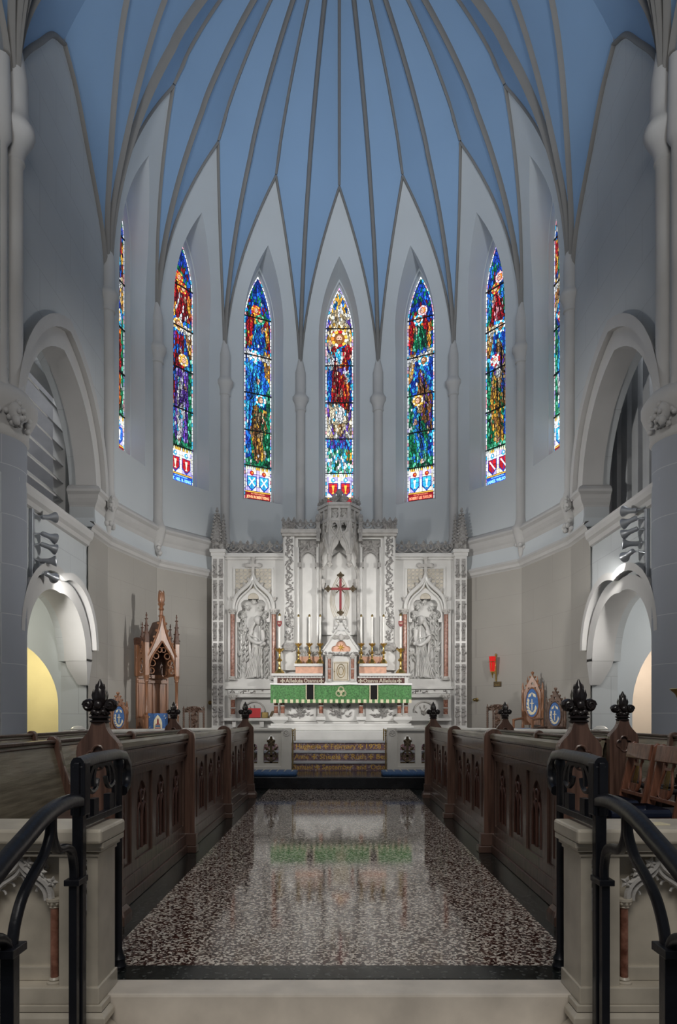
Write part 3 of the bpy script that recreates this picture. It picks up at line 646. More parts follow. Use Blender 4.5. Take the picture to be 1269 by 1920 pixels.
def glass_cells(n, outl, H):
    rg = random.Random(100+n); S = design(n)
    def look(x, y):
        best = 0
        for i, sh in enumerate(S):
            k = sh[0]
            if k == 'r': ok = sh[1] <= x <= sh[2] and sh[3] <= y <= sh[4]
            elif k == 'e': ok = ((x-sh[1])/sh[3])**2+((y-sh[2])/sh[4])**2 <= 1
            else: ok = inside(sh[1], x, y)
            if ok: best = i
        return best
    def colr(i): c = S[i][-1]; return c if isinstance(c, (list, tuple)) else [c]
    AN = .46                                          # cells stand a little taller than wide
    seeds = []; grid = {}; cs = .06
    def near(x, y, r):
        gx, gy = int(x/cs//1), int(y*AN/cs//1)
        for i in range(gx-2, gx+3):
            for j in range(gy-2, gy+3):
                for q in grid.get((i, j), ()):
                    if (q[0]-x)**2+((q[1]-y)*AN)**2 < r*r: return True
        return False
    for t in range(24000):
        x = rg.uniform(-.34, .34); y = rg.uniform(0, H); i = look(x, y); sh = S[i]
        r = .031
        if sh[0] == 'e' and sh[3] < .09: r = .021
        if sh[0] == 'p': r = .028
        if y < .8: r = .025
        if y < .79: continue
        if not near(x, y, r):
            q = (x, y, i); seeds.append(q); grid.setdefault((int(x/cs//1), int(y*AN/cs//1)), []).append(q)
    cells = []; rs = random.Random(n+9)
    for x, y, i in seeds:
        poly = [(x-.12, y-.2), (x+.12, y-.2), (x+.12, y+.2), (x-.12, y+.2)]
        gx, gy = int(x/cs//1), int(y*AN/cs//1)
        for a in range(gx-2, gx+3):
            for b in range(gy-2, gy+3):
                for q in grid.get((a, b), ()):
                    if q[0] == x and q[1] == y: continue
                    dx = q[0]-x; dy = (q[1]-y)*AN*AN
                    poly = clip(poly, dx, dy, dx*(q[0]+x)/2+dy*(q[1]+y)/2)
                    if len(poly) < 3: break
        m = len(outl)
        for k in range(m):                            # inside the light, leaving a border strip
            p = outl[k]; q = outl[(k+1) % m]; ex, ey = q[0]-p[0], q[1]-p[1]; L = math.hypot(ex, ey)
            if L < 1e-6: continue
            a, b = ey/L, -ex/L
            poly = clip(poly, a, b, a*p[0]+b*p[1]-(.03 if abs(ey) > .02 else .005))
            if len(poly) < 3: break
        if len(poly) < 3: continue
        cx = sum(p[0] for p in poly)/len(poly); cy = sum(p[1] for p in poly)/len(poly)
        k = .0068
        sp = []
        for p in poly:
            d = math.hypot(p[0]-cx, p[1]-cy); f = max(.3, 1-k/d) if d > 0 else 1
            sp.append((cx+(p[0]-cx)*f, cy+(p[1]-cy)*f))
        cl = colr(i); c = PAL[cl[int((math.sin(x*17+1.7*math.sin(y*4.1)+i)*.5+.5)*len(cl)*.999)] if S[i][0] == 'p' and rg.random() < .75 else rg.choice(cl)]; v = rg.choice((.22, .42, .62, .85, 1.1)) if S[i][0] != 'p' else .16+.95*abs(math.sin(x*34+y*2.2+1.3*math.sin(y*5)))**1.3*rg.uniform(.8, 1.2)
        if rg.random() < .02: c = PAL['wh']; v *= .6
        cells.append((sp, tuple(min(1.2, q*v) for q in c), 0))
    # little white and blue beads along both edges
    path = []
    for k in range(len(outl)-1):
        p, q = outl[k], outl[k+1]
        if abs(q[1]-p[1]) < 1e-4 and abs(p[1]) < .05: continue
        L = math.hypot(q[0]-p[0], q[1]-p[1]); m = max(1, int(round(L/.085))); ex, ey = (q[0]-p[0])/L, (q[1]-p[1])/L; nx, ny = -ey, ex
        for j in range(m):
            a, b = (j+.08)/m*L, (j+.92)/m*L
            P = [(p[0]+ex*t+nx*d, p[1]+ey*t+ny*d) for t, d in ((a, .004), (b, .004), (b, .025), (a, .025))]
            c = PAL[rg.choice(['wh', 'wh', 'wh', 'cy', 'la', 'wh', 'pk'])]; cells.append((P, tuple(q*.95 for q in c), 0))
    def hw(y):
        for p, q in zip(outl[:24], outl[1:25]):
            if p[1] <= y <= q[1] and q[1] > p[1]: return lerp(p[0], q[0], (y-p[1])/(q[1]-p[1]))-.03
        return 0
    heads = []
    for sh in S:                                         # every halo in the design carries a head
        if sh[0] == 'e' and (sh[3], sh[4]) in ((.135, .135), (.11, .11), (.11, .12), (.2, .2)): heads.append(sh)
    for j, sh in enumerate(heads):
        r = sh[3] if n else .17
        if n == 0: pcs = head_pieces(0, 4.06, .19, ['go', 'cr', 'rd', 'go', 'cr', 'or_'], 'br', 0, True)
        else:
            hc = 'or_' if (sh[3], sh[4]) == (.11, .12) else ('wh' if (n == 2 and j == 1) or (n == -1 and j == 0) else 'go' if n == -2 and j == 1 else 'br')
            pcs = head_pieces(sh[1], sh[2], min(r, .125), sh[5], hc, 1 if n < 0 else -1, j == 0 or (n == 2 and j < 2))
        cells += [p for p in pcs if all(abs(a) <= hw(b)+.004 for a, b in p[0])]
    cells += panel_pieces(n)
    lines = []
    for sh in S:
        if sh[0] == 'p' and max(p[1] for p in sh[1]) > .9: lines += fold_lines(sh, rs)
        elif sh[0] == 'e' and sh[4] > .3: lines.append(oval(sh[1], sh[2], sh[3], sh[4], 30)+[oval(sh[1], sh[2], sh[3], sh[4], 30)[0]])
    L2 = []
    for ln in lines:
        cur = []
        for x, y in ln:
            if .8 < y < H and abs(x) <= hw(y): cur.append((x, y))
            else:
                if len(cur) > 1: L2.append(cur)
                cur = []
        if len(cur) > 1: L2.append(cur)
    return cells, L2
NAMES = {0: '', -1: 'JOHN ROBERT KING', 1: 'ROBERT LEE TAYLOR', -2: 'AT. HIE. B. KING', 2: 'JAMES WILSON', -3: '', 3: ''}
for idx, k in enumerate(range(-3, 4)):
    outl = [(u, z-G0) for u, z in GO]; H = GA-G0
    O = fp(k, 0, 4.445, G0); U, V, W = lat(k), Z, -nrm(k)
    lead = MB().prism(outl, O, U, V, -W, .012, .03); root = struct(lead.build('window_%d' % (idx+1), 'lead'))
    gm = MB(); cols = []
    gc, lines = glass_cells(k, outl, H); lm = MB()
    for poly, c, lay in gc:
        gm.add([O+U*a+V*b+W*(.0007*lay*2.2) for a, b in poly], [tuple(range(len(poly)))]); cols.append(c)
        if lay >= 2:                                      # dark came behind each overlaid piece
            cx_ = sum(p[0] for p in poly)/len(poly); cy_ = sum(p[1] for p in poly)/len(poly); sc = []
            for a, b in poly:
                d = math.hypot(a-cx_, b-cy_) or 1; sc.append((cx_+(a-cx_)*(1+.008/d), cy_+(b-cy_)*(1+.008/d)))
            lm.add([O+U*a+V*b+W*(.0007*(lay*2.2-.9)) for a, b in sc], [tuple(range(len(sc)))])
    for ln in lines:
        for (a, b), (c, d) in zip(ln, ln[1:]):
            L_ = math.hypot(c-a, d-b)
            if L_ < 1e-6: continue
            nx, ny = -(d-b)/L_*.0042, (c-a)/L_*.0042
            lm.add([O+U*p+V*q+W*.0011 for p, q in ((a+nx, b+ny), (a-nx, b-ny), (c-nx, d-ny), (c+nx, d+ny))], [(0, 1, 2, 3)])
    g = gm.build('stained_glass', 'glass', root, norm=False)
    at = g.data.attributes.new('pane', 'FLOAT_COLOR', 'FACE')
    for d, c in zip(at.data, cols): d.color = (*c, 1)
    lm.build('lead_lines', 'lead', root, norm=False)
    bars = MB()
    for zb in (.785, 1.62, 2.5, 3.4, 4.3):
        hw = min(.335, [abs(u) for u, z in outl if z >= zb-.01][0])
        bars.obox(O+V*zb, U, V, W, (-hw, hw), (-.012, .012), (-.01, .02))
    bars.build('saddle_bars', 'lead', root)
    if NAMES[k]:
        tm = MB(); text(tm, NAMES[k], O+V*.055+W*.014, U, V, W, .09, width=.56, bold=.003, ext=.001)
        text(tm, 'IN MEMORIAM', O+V*.132+W*.014, U, V, W, .04, width=.34, ext=.001)
        tl = tm.build('memorial_lettering', 'glass', root, norm=False); at = tl.data.attributes.new('pane', 'FLOAT_COLOR', 'FACE')
        c = {-1: (.9, .5, .25), 1: (.95, .35, .2), -2: (.3, .8, 1), 2: (.3, .8, 1)}[k]
        for d in at.data: d.color = (*c, 1)
# ------------------------------------------------------------------ reredos
def qx(px, d): return (px-636)*d/1300
def qz(py, d): return EYE+(1343-py)*d/1300
RD = 15.35
rer = thing('reredos', 'tall carved white stone reredos with canopied centre behind the altar', 'reredos', (0, 15.35, .72))
FU, FW = X, -Y                                       # front-facing frame: u = X, v = Z, w towards the nave
def leaf_cresting(mb, x0, x1, y, z, n, h, seed=0):   # openwork brattishing
    wd = (x1-x0)/n
    for i in range(n):
        c = x0+wd*(i+.5)
        mb.tube([V3(c+wd*.48*math.cos(t), y, z+h*.62-h*.5*math.sin(t)) for t in [PI*j/8 for j in range(9)]], .018, 5)
        mb.tube([V3(c+wd*.2*math.cos(t), y, z+h*.55+wd*.2*math.sin(t)) for t in [2*PI*j/8 for j in range(9)]], .014, 5)
        for e in (0, 1) if i == n-1 else (0,):
            q = c-wd*.5+e*wd
            mb.leaf((q, y-.02, z+h*.70), X, Z, -Y, h*.62, h*.5, .04, PI/2)
            for s in (-1, 1): mb.leaf((q+s*h*.16, y-.02, z+h*.62), X, Z, -Y, h*.42, h*.26, .04, PI/2-s*.9)
            mb.ell((q, y-.02, z+h*.92), h*.09, .03, h*.1, 6, 4)
        for s in (-1, 1): mb.leaf((c+s*wd*.16, y-.01, z+h*.5), X, Z, -Y, h*.3, h*.2, .03, s*.7+PI/2)
        mb.leaf((c, y-.02, z+h*.86), X, Z, -Y, h*.34, h*.3, .03, PI/2)
def column(par, x, y, z0, z1, r, name='column', capm='carved', rings=()):
    c = MB().lathe((x, y, 0), [(r, z0+r*1.6), (r, z1-r*2.2)], 14).build(name, 'redm', par, smooth=50)
    b = MB().lathe((x, y, 0), [(r*1.9, z0), (r*1.9, z0+r*.5), (r*1.35, z0+r*.8), (r*1.5, z0+r*1.2), (r*1.1, z0+r*1.7)], 12)
    b.build('column_base', capm, c, smooth=40); b = MB()
    b.lathe((x, y, 0), [(r*1.1, z1-r*2.4), (r*1.3, z1-r*2.2), (r*1.1, z1-r*2), (r*1.7, z1-r*.8), (r*2, z1-r*.6), (r*2, z1)], 12)
    for k in range(8): b.ell((x+r*1.5*math.cos(k*PI/4), y+r*1.5*math.sin(k*PI/4), z1-r*1.1), r*.45, r*.45, r*.5, 6, 4)
    b.build('column_capital', capm, c, smooth=40)
    for z in rings: MB().lathe((x, y, 0), [(r, z-r*.3), (r*1.35, z-r*.15), (r*1.35, z+r*.15), (r, z+r*.3)], 12).build('column_ring', capm, c, smooth=40)
    return c
def relief(par, x, y, z0, h, f):                     # a robed standing figure in deep relief; f = direction it looks
    m = MB(); S = []
    for t, w_, dp, dx in [(0, .20, .10, -.10), (.03, .215, .11, -.08), (.2, .15, .11, -.02), (.42, .125, .11, .02), (.58, .12, .11, .03), (.68, .125, .115, .03), (.76, .135, .11, .03), (.815, .10, .09, .04), (.845, .05, .06, .05), (.87, .045, .05, .055)]:
        S.append([V3(x+f*dx*h*.5+w_*h*.62*math.cos(a)*(1+.05*math.cos(7*a)), y-dp*h*.45*max(-.2, math.sin(a))*(1+.10*math.cos(9*a)), z0+t*h) for a in [2*PI*k/36 for k in range(36)]])
    m.loft(S, closed=True)
    hc = V3(x+f*.045*h, y-.05*h, z0+.925*h)
    m.ell(hc, .052*h, .058*h, .072*h, 14, 9); m.ell(hc+V3(f*.052*h, -.015*h, -.01*h), .014*h, .014*h, .018*h, 6, 4)
    m.ell(hc+V3(-f*.015*h, -.005*h, .018*h), .064*h, .064*h, .072*h, 14, 8)              # hood of the veil
    m.tube(spline([hc+V3(-f*.05*h, 0, .0), (x-f*.07*h, y-.05*h, z0+.80*h), (x-f*.10*h, y-.04*h, z0+.6*h), (x-f*.09*h, y-.03*h, z0+.3*h)], 5), [.035*h]*10+[.02*h]*6, 7)
    for s, e in ((-1, .56), (1, .53)):                                                       # arms folded forward
        m.tube(spline([(x+s*.085*h+f*.02*h, y-.04*h, z0+.775*h), (x+s*.11*h+f*.01*h, y-.055*h, z0+.64*h), (x+f*.07*h+s*.03*h, y-.11*h, z0+e*h), (x+f*.13*h, y-.12*h, z0+(e+.02)*h)], 5), [.038*h]*5+[.034*h]*5+[.027*h]*5+[.018*h], 8)
    m.ell((x+f*.145*h, y-.12*h, z0+.55*h), .028*h, .024*h, .03*h, 8, 6)
    m.tube([(x-f*.12*h, y-.1*h, z0+.70*h), (x+f*.06*h, y-.12*h, z0+.63*h), (x+f*.15*h, y-.12*h, z0+.52*h)], .010*h, 6)
    for k in range(9):                                                                       # hanging folds
        a = -.09+.022*k
        m.tube(spline([(x+f*(a*.8+.03)*h, y-(.055+.012*math.cos(k))*h, z0+.5*h), (x+f*(a*1.1)*h, y-.06*h, z0+.26*h), (x+f*(a*1.55-.03)*h, y-.05*h, z0+.02*h)], 4), [.006*h]*3+[.011*h]*6, 6)
    for s in (-1, 1): m.ell((x+f*.02*h+s*.035*h, y-.075*h, z0+.012*h), .02*h, .035*h, .014*h, 8, 5)
    return m.build('relief_figure', 'marble', par, smooth=50)
for s in (-1, 1):
    sx = lambda a, b: (min(s*a, s*b), max(s*a, s*b)); cx = s*1.90
    wx = sx(1.20, 2.53)
    niche = lancet(cx, .365, 2.02, 3.50, 4.02, 8)
    cred = [(cx-.50, 1.16), (cx+.50, 1.16), (cx+.50, 1.62), (cx-.50, 1.62)]
    m = MB().prism([(wx[0], .72), (wx[1], .72), (wx[1], 4.72), (wx[0], 4.72)], (0, RD, 0), X, Z, Y, 0, .16, [niche, cred])
    m.box(*wx, RD+.16, RD+.22, .72, 4.72)
    m.build('wing_panel', 'marble', rer)
    m = MB()
    MB().box(wx[0]-.01, wx[1]+.01, RD-.07, RD+.2, 1.80, 1.855).build('ledge', 'marble', rer, bevel=.006)
    for z, h, p in ((4.66, .05, .05), (4.71, .05, .09), (4.76, .04, .06)): m.box(wx[0]-.01, wx[1]+.01, RD-p, RD+.2, z, z+h)
    m.build('cornice', 'marble', rer, bevel=.006); MB().box(cx-.55, cx+.55, RD-.03, RD+.02, 1.70, 1.78).build('credence_hood', 'marble', rer, bevel=.006); m = MB()
    # square frame round the diaper
    for a, b, c, d in ((cx-.45, cx+.45, 4.46, 4.50), (cx-.45, cx-.40, 3.80, 4.46), (cx+.40, cx+.45, 3.80, 4.46)): m.box(a, b, RD-.025, RD, c, d)
    m.build('diaper_frame', 'marble', rer, bevel=.004)
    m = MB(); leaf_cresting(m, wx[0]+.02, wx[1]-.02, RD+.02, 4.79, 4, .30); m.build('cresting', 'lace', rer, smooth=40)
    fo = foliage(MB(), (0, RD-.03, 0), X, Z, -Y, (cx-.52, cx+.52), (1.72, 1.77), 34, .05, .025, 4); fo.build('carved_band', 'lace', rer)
    m = MB()
    for i in range(9):
        for j in range(8):
            x = cx-.36+.09*i; z = 3.84+.085*j
            if z < 3.72+.62*(1-abs(x-cx)/.45)-.02: continue
            m.tube([V3(x+.043*math.cos(t), RD-.008, z+.041*math.sin(t)) for t in [2*PI*q/10 for q in range(10)]], .007, 4, closed=True)
    m.build('diaper', 'carved', rer, smooth=40); MB().box(cx-.40, cx+.40, RD-.006, RD+.002, 3.80, 4.46).build('diaper_ground', 'cream', rer)
    # ogee hood with crockets, cusped head, finial cross
    m = MB()
    og = ogee(cx, .44, 3.55, 4.34, 12)
    m.tube([V3(a, RD-.05, b) for a, b in og], .045, 8, up=(0, -1, 0)); og2 = ogee(cx, .375, 3.52, 4.2, 12)
    m.tube([V3(a, RD-.06, b) for a, b in og2], .025, 6, up=(0, -1, 0))
    m.build('ogee_arch', 'marble', rer, smooth=40)
    for t in (2, 5, 8, 10, 14, 16, 19, 22):
        m = MB(); a, b = og[t]; q = 1 if a > cx else -1
        m.ell((a+q*.045, RD-.05, b+.03), .045, .035, .04, 7, 5); m.leaf((a+q*.06, RD-.07, b+.05), X, Z, -Y, .10, .07, .03, PI/2-q*.6); m.build('crocket', 'carved', rer, smooth=50)
    m = MB(); m.obox((cx, RD-.05, 4.5), X, Z, -Y, (-.03, .03), (-.2, .16), (-.02, .03)); m.obox((cx, RD-.05, 4.52), X, Z, -Y, (-.12, .12), (-.03, .04), (-.02, .036))
    for a, b in ((.13, 4.525), (-.13, 4.525), (0, 4.68)): m.ell((cx+a, RD-.06, b), .06, .03, .06, 8, 5)
    m.build('finial_cross', 'carved', rer, smooth=50)
    head = MB()                                          # five pendant cusps in the head of the niche
    outer_ = lancet(cx, .37, 3.42, 3.5, 4.03, 10); lobes = []
    for a, b, r in ((-.245, 3.44, .105), (-.16, 3.66, .115), (0, 3.80, .125), (.16, 3.66, .115), (.245, 3.44, .105)): lobes.append(circ(cx+a, b, r, 14))
    # a foiled slab: lancet minus the hull of overlapping foils, approximated by one outline
    pts = []
    for (a, b, r, t0, t1) in ((.245, 3.44, .105, -1.2, 1.5), (.16, 3.66, .115, -.7, 1.9), (0, 3.80, .125, .3, PI-.3), (-.16, 3.66, .115, PI-1.9, PI+.7), (-.245, 3.44, .105, PI-1.5, PI+1.2)):
        pts += [(cx+a+r*math.cos(lerp(t0, t1, i/6)), b+r*math.sin(lerp(t0, t1, i/6))) for i in range(7)]
    hole = [(cx+.30, 3.30)]+pts+[(cx-.30, 3.30)]
    head.prism([(cx+.372, 3.28)]+pointed(cx, .372, 3.5, 4.03, 10)+[(cx-.372, 3.28)]+[(cx-.30, 3.28)]+list(reversed(hole))[1:-1]+[(cx+.30, 3.28)], (0, RD+.02, 0), X, Z, -Y, 0, .05)
    head.build('cusped_head', 'marble', rer)
    column(rer, cx-.455, RD-.06, 2.0, 3.56, .048); column(rer, cx+.455, RD-.06, 2.0, 3.56, .048)
    relief(rer, cx+s*-.04, RD+.14, 2.06, 1.36, -s)
    m = MB(); rg = random.Random(3+s)                    # plants carved behind the figure
    for x in (-.31, -.20, .14, .24, .32):
        pts = spline([(cx+x, RD+.13, 2.06), (cx+x+rg.uniform(-.03, .03), RD+.12, 2.8), (cx+x+rg.uniform(-.03, .03), RD+.12, 3.45)], 6); m.tube(pts, .012, 5)
        for k in range(13):
            p = pts[int(k*len(pts)/13)]; q = rg.choice((-1, 1)); m.leaf(p+V3(q*.045, -.02, .03), X, Z, -Y, .15, .05, .035, PI/2-q*.6)
    for x, z in ((-.24, 3.42), (-.15, 3.62), (0, 3.74), (.15, 3.6), (.24, 3.42), (-.2, 3.12), (.3, 2.7), (-.3, 2.6)):
        for k in range(6): m.leaf((cx+x+.04*math.cos(k), RD+.09, z+.04*math.sin(k)), X, Z, -Y, .085, .06, .04, k*1.05)
        m.ell((cx+x, RD+.08, z), .03, .03, .03, 7, 5)
    m.build('relief_foliage', 'marble', rer)
    # credence: shelf, column and lunette of carved leaves
    m = MB(); m.box(cx-.62, cx+.55, RD-.22, RD+.1, 1.10, 1.16); m.box(cx+.2-.05, cx+.25, RD-.16, RD, .96, 1.10); m.box(cx-.45, cx-.37, RD-.16, RD, .96, 1.10); m.build('credence_shelf', 'marble', rer, bevel=.008)
    column(rer, s*2.34, RD-.09, 1.16, 1.68, .05, rings=(1.38,))
    m = MB(); m.tube([V3(cx+.23*math.cos(t), RD+.13, 1.30+.23*math.sin(t)) for t in [PI*k/14 for k in range(15)]], .02, 6)
    rg = random.Random(9)
    for k in range(26):
        a = rg.uniform(.3, PI-.3); r = rg.uniform(.02, .19); m.leaf((cx+r*math.cos(a), RD+.14, 1.24+r*math.sin(a)), X, Z, -Y, .09, .035, .03, a+rg.uniform(-.5, .5))
    m.build('credence_carving', 'carved', rer, smooth=40)
    # outer buttress with pierced strips and twin pinnacles
    bx = sx(2.52, 2.79); m = MB().box(*bx, RD-.20, RD+.07, .5, 4.72)
    m.box(bx[0]-.03, bx[1]+.03, RD-.23, RD+.09, .5, .95); m.box(bx[0]-.02, bx[1]+.02, RD-.22, RD+.08, 4.70, 4.78); m.box(bx[0]-.04, bx[1]+.04, RD-.24, RD+.1, 4.78, 4.85)
    m.build('buttress', 'marble', rer, bevel=.006)
    m = MB()
    for x in (2.585, 2.715):
        for j in range(8):
            z0 = 1.0+j*.46
            if z0 > 4.5: break
            m.box(*sx(x-.042, x+.042), RD-.207, RD-.19, z0, z0+.42); foliage(m, (0, RD-.205, 0), X, Z, -Y, sx(x-.035, x+.035), (z0+.03, z0+.39), 12, .075, .03, j)
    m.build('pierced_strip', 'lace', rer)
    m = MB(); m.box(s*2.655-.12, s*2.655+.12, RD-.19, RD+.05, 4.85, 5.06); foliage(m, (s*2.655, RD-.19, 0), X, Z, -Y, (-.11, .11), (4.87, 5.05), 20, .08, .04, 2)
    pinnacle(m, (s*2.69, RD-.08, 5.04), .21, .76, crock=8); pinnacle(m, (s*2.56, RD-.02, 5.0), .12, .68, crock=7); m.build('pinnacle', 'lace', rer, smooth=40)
    # flanking tower
    tx = sx(.44, 1.23); tz = 5.22; m = MB()
    px_ = s*.685; pan = lancet(px_, .19, 2.45, 4.55, 4.95, 8)
    m.prism([(tx[0], 1.9), (tx[1], 1.9), (tx[1], tz), (tx[0], tz)], (0, RD-.16, 0), X, Z, Y, 0, .10, [[(px_-.22, 2.4), (px_+.22, 2.4), (px_+.22, 5.08), (px_-.22, 5.08)]])
    m.box(*tx, RD-.06, RD+.25, 1.9, tz); m.build('tower', 'marble', rer)
    m = MB(); m.box(*sx(.98, 1.20), RD-.24, RD-.15, 2.75, tz); m.box(*sx(.94, 1.24), RD-.28, RD-.1, 2.2, 2.68); m.build('pilaster', 'marble', rer, bevel=.008)
    m = MB(); m.lathe((s*1.09, RD-.2, 0), [(.17, 2.62), (.2, 2.68), (.2, 2.75), (.15, 2.8)], 4, phase=PI/4); foliage(m, (s*1.09, RD-.30, 0), X, Z, -Y, (-.15, .15), (2.62, 2.72), 14, .08, .04, 3)
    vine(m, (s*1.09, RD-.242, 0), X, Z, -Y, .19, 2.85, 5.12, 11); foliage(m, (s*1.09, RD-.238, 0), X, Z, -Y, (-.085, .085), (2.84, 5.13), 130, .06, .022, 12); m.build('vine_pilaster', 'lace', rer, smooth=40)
    m = MB(); pn = pointed(px_, .155, 4.62, 4.80, 6)
    m.prism([(px_+.215, 4.55), (px_+.215, 5.06), (px_-.215, 5.06), (px_-.215, 4.55), (px_-.155, 4.55)]+list(reversed(pn))+[(px_+.155, 4.55)], (0, RD-.10, 0), X, Z, -Y, 0, .03)
    foliage(m, (px_, RD-.13, 0), X, Z, -Y, (-.20, .20), (4.84, 5.05), 30, .07, .03, 7)
    for q in (-1, 1):
        foliage(m, (px_+q*.185, RD-.13, 0), X, Z, -Y, (-.025, .025), (4.56, 4.9), 12, .06, .03, 8); m.box(px_+q*.19-.04, px_+q*.19+.04, RD-.2, RD-.06, 4.46, 4.56)
    m.build('panel_head', 'lace', rer)
    m = MB()
    for e in (.48, .90): m.lathe((s*e, RD-.17, 0), [(.025, 2.5), (.025, 4.9)], 8)
    m.build('shafts', 'marble', rer, smooth=40)
    m = MB(); m.box(tx[0]-.02, tx[1]+.02, RD-.28, RD+.2, 5.12, 5.18); m.box(tx[0]-.04, tx[1]+.04, RD-.31, RD+.2, 5.18, 5.27); m.build('cornice', 'carved', rer, bevel=.008)
    m = MB(); leaf_cresting(m, *sx(.50, .97), RD-.2, 5.26, 2, .24)
    m.box(*sx(.96, 1.24), RD-.30, RD-.06, 5.27, 5.44); foliage(m, (s*1.1, RD-.30, 0), X, Z, -Y, (-.13, .13), (5.29, 5.43), 26, .09, .04, 5)
    for q in (-.12, 0, .12): m.leaf((s*1.1+q, RD-.28, 5.47), X, Z, -Y, .13, .1, .04, PI/2)
    m.box(*sx(.42, .50), RD-.32, RD-.05, 5.0, 5.42); m.ell((s*.46, RD-.3, 5.5), .06, .06, .1, 8, 5)
    m.build('cresting', 'lace', rer, smooth=40)
# centre niche and canopy
m = MB().box(-.45, .45, RD+.08, RD+.3, 1.9, 5.3)
nich = MB().prism([(-.44, 3.0), (.44, 3.0), (.44, 5.4), (-.44, 5.4)], (0, RD+.08, 0), X, Z, -Y, 0, .1, [[(-.38, 3.0001), (.38, 3.0001)]+pointed(0, .38, 4.25, 4.86, 8)])
m.v += []; m.build('niche_back', 'marble', rer); nich.build('niche_arch', 'marble', rer, bevel=.01)
m = MB()
for q in (-1, 1):
    m.box(q*.37-.06, q*.37+.06, RD-.10, RD+.02, 4.14, 4.22); m.lathe((q*.37, RD-.04, 0), [(.03, 4.0), (.07, 4.1), (.08, 4.14)], 8)
    m.lathe((q*.425, RD-.1, 0), [(.035, 2.4), (.035, 5.1)], 8)
m.build('niche_brackets', 'carved', rer, smooth=40)
m = MB()
for r in (.16, .20, .24, .275):                          # pointed-oval rays behind the cross
    h = r*2.05; pl = [(0, -h)]+bez((0, -h), (r*.9, -h*.55), (r*1.15, h*.25), (0, h), 12)[1:]
    pl = pl+[(-a, b) for a, b in reversed(pl[1:-1])]
    m.tube([V3(.01+a, RD+.075, 3.80+b) for a, b in pl], .009, 5, closed=True)
m.build('mandorla', 'cream', rer, smooth=40)
cpt = [(-.415, RD-.05), (-.21, RD-.40), (.21, RD-.40), (.415, RD-.05)]
can = MB(); sol = MB(); cre = MB()
for (ax, ay), (bx_, by) in zip(cpt, cpt[1:]):
    O = V3((ax+bx_)/2, (ay+by)/2, 0); U = V3(bx_-ax, by-ay, 0); L = U.length; U.normalize(); W = V3(U.y, -U.x, 0); hw = L/2
    # lower stage: ogee opening, twin lights with tracery above
    op = ogee(0, hw-.045, 4.60, 5.02, 6)
    ol = [(hw, 4.55), (hw, 5.42), (-hw, 5.42), (-hw, 4.55), (-hw+.045, 4.55)]+list(reversed(op))+[(hw-.045, 4.55)]
    holes = []
    for q in (-1, 1): holes.append([(q*hw*.48+a, b) for a, b in [(-hw*.30, 5.19), (hw*.30, 5.19)]+[(x, z) for x, z in pointed(0, hw*.30, 5.26, 5.38, 5)]])
    can.prism(ol, O, U, Z, W, -.03, .03, holes)
    for q in (-1, 1):
        can.tube([O+U*(q*a)+Z*b+W*.035 for a, b in bez((hw-.02, 4.7), (hw-.03, 5.1), (hw*.15, 5.0), (0, 5.42), 8)], .022, 6)
        can.tube([O+U*(q*a)+Z*b+W*.035 for a, b in bez((0, 4.98), (hw*.1, 5.15), (hw*.9, 5.1), (hw-.02, 5.42), 8)], .02, 6)
    foliage(can, O+W*.03, U, Z, W, (-hw*.8, hw*.8), (5.04, 5.36), 22, .07, .03, 3)
    # upper stage: pierced square panels
    sol.prism([(-hw, 5.42), (hw, 5.42), (hw, 5.80), (-hw, 5.80)], O, U, Z, W, -.04, .035, [[(-hw+.035, 5.47), (-.02, 5.47), (-.02, 5.68), (-hw+.035, 5.68)], [(.02, 5.47), (hw-.035, 5.47), (hw-.035, 5.68), (.02, 5.68)]])
    foliage(sol, O-W*.03, U, Z, W, (-hw+.04, hw-.04), (5.48, 5.67), 30, .06, .03, 6)
    sol.obox(O, U, Z, W, (-hw-.02, hw+.02), (5.74, 5.80), (-.04, .075)); sol.obox(O, U, Z, W, (-hw-.01, hw+.01), (5.40, 5.45), (-.04, .055)); sol.obox(O, U, Z, W, (-hw, hw), (5.46, 5.69), (-.04, -.025))
    for q in (-.5, .5): cre.leaf(O+U*q*hw+Z*5.9+W*.05, U, Z, W, .2, .15, .05, PI/2); cre.tube([O+U*(q*hw+hw*.42*math.cos(t))+Z*(5.9-.08*math.sin(t))+W*.05 for t in [PI*j/6 for j in range(7)]], .018, 5)
    foliage(cre, O+W*.05, U, Z, W, (-hw, hw), (5.82, 5.92), 14, .09, .05, 9)
for (ax, ay) in cpt:
    can.lathe((ax, ay, 0), [(.01, 4.40), (.05, 4.45), (.06, 4.5), (.035, 4.54), (.055, 4.58), (.055, 4.66), (.035, 4.7), (.035, 5.42)], 10)
    for k in range(8): can.ell((ax+.05*math.cos(k), ay+.05*math.sin(k), 4.47+.02*(k % 3)), .025, .025, .03, 6, 4)
    sol.lathe((ax, ay, 0), [(.04, 5.4), (.04, 5.8)], 8)
sol.prism([*cpt, (.415, RD+.2), (-.415, RD+.2)], (0, 0, 0), X, Y, Z, 5.70, 5.80)
cre.lathe((0, RD-.15, 0), [(.10, 5.8), (.13, 5.9), (.10, 6.0), (.05, 6.05), (.09, 6.1), (.02, 6.18)], 10)
for k in range(10): cre.leaf(V3(.12*math.cos(k*.63), RD-.15+.12*math.sin(k*.63), 5.98), X, Z, -Y, .16, .1, .05, PI/2)
can.build('canopy_tracery', 'carved', rer, smooth=40); sol.build('canopy_top', 'carved', rer, smooth=40); cre.build('canopy_cresting', 'lace', rer, smooth=40)
MB().box(-.40, .40, RD+.02, RD+.07, 4.95, 5.7).build('canopy_back', 'marble', rer)
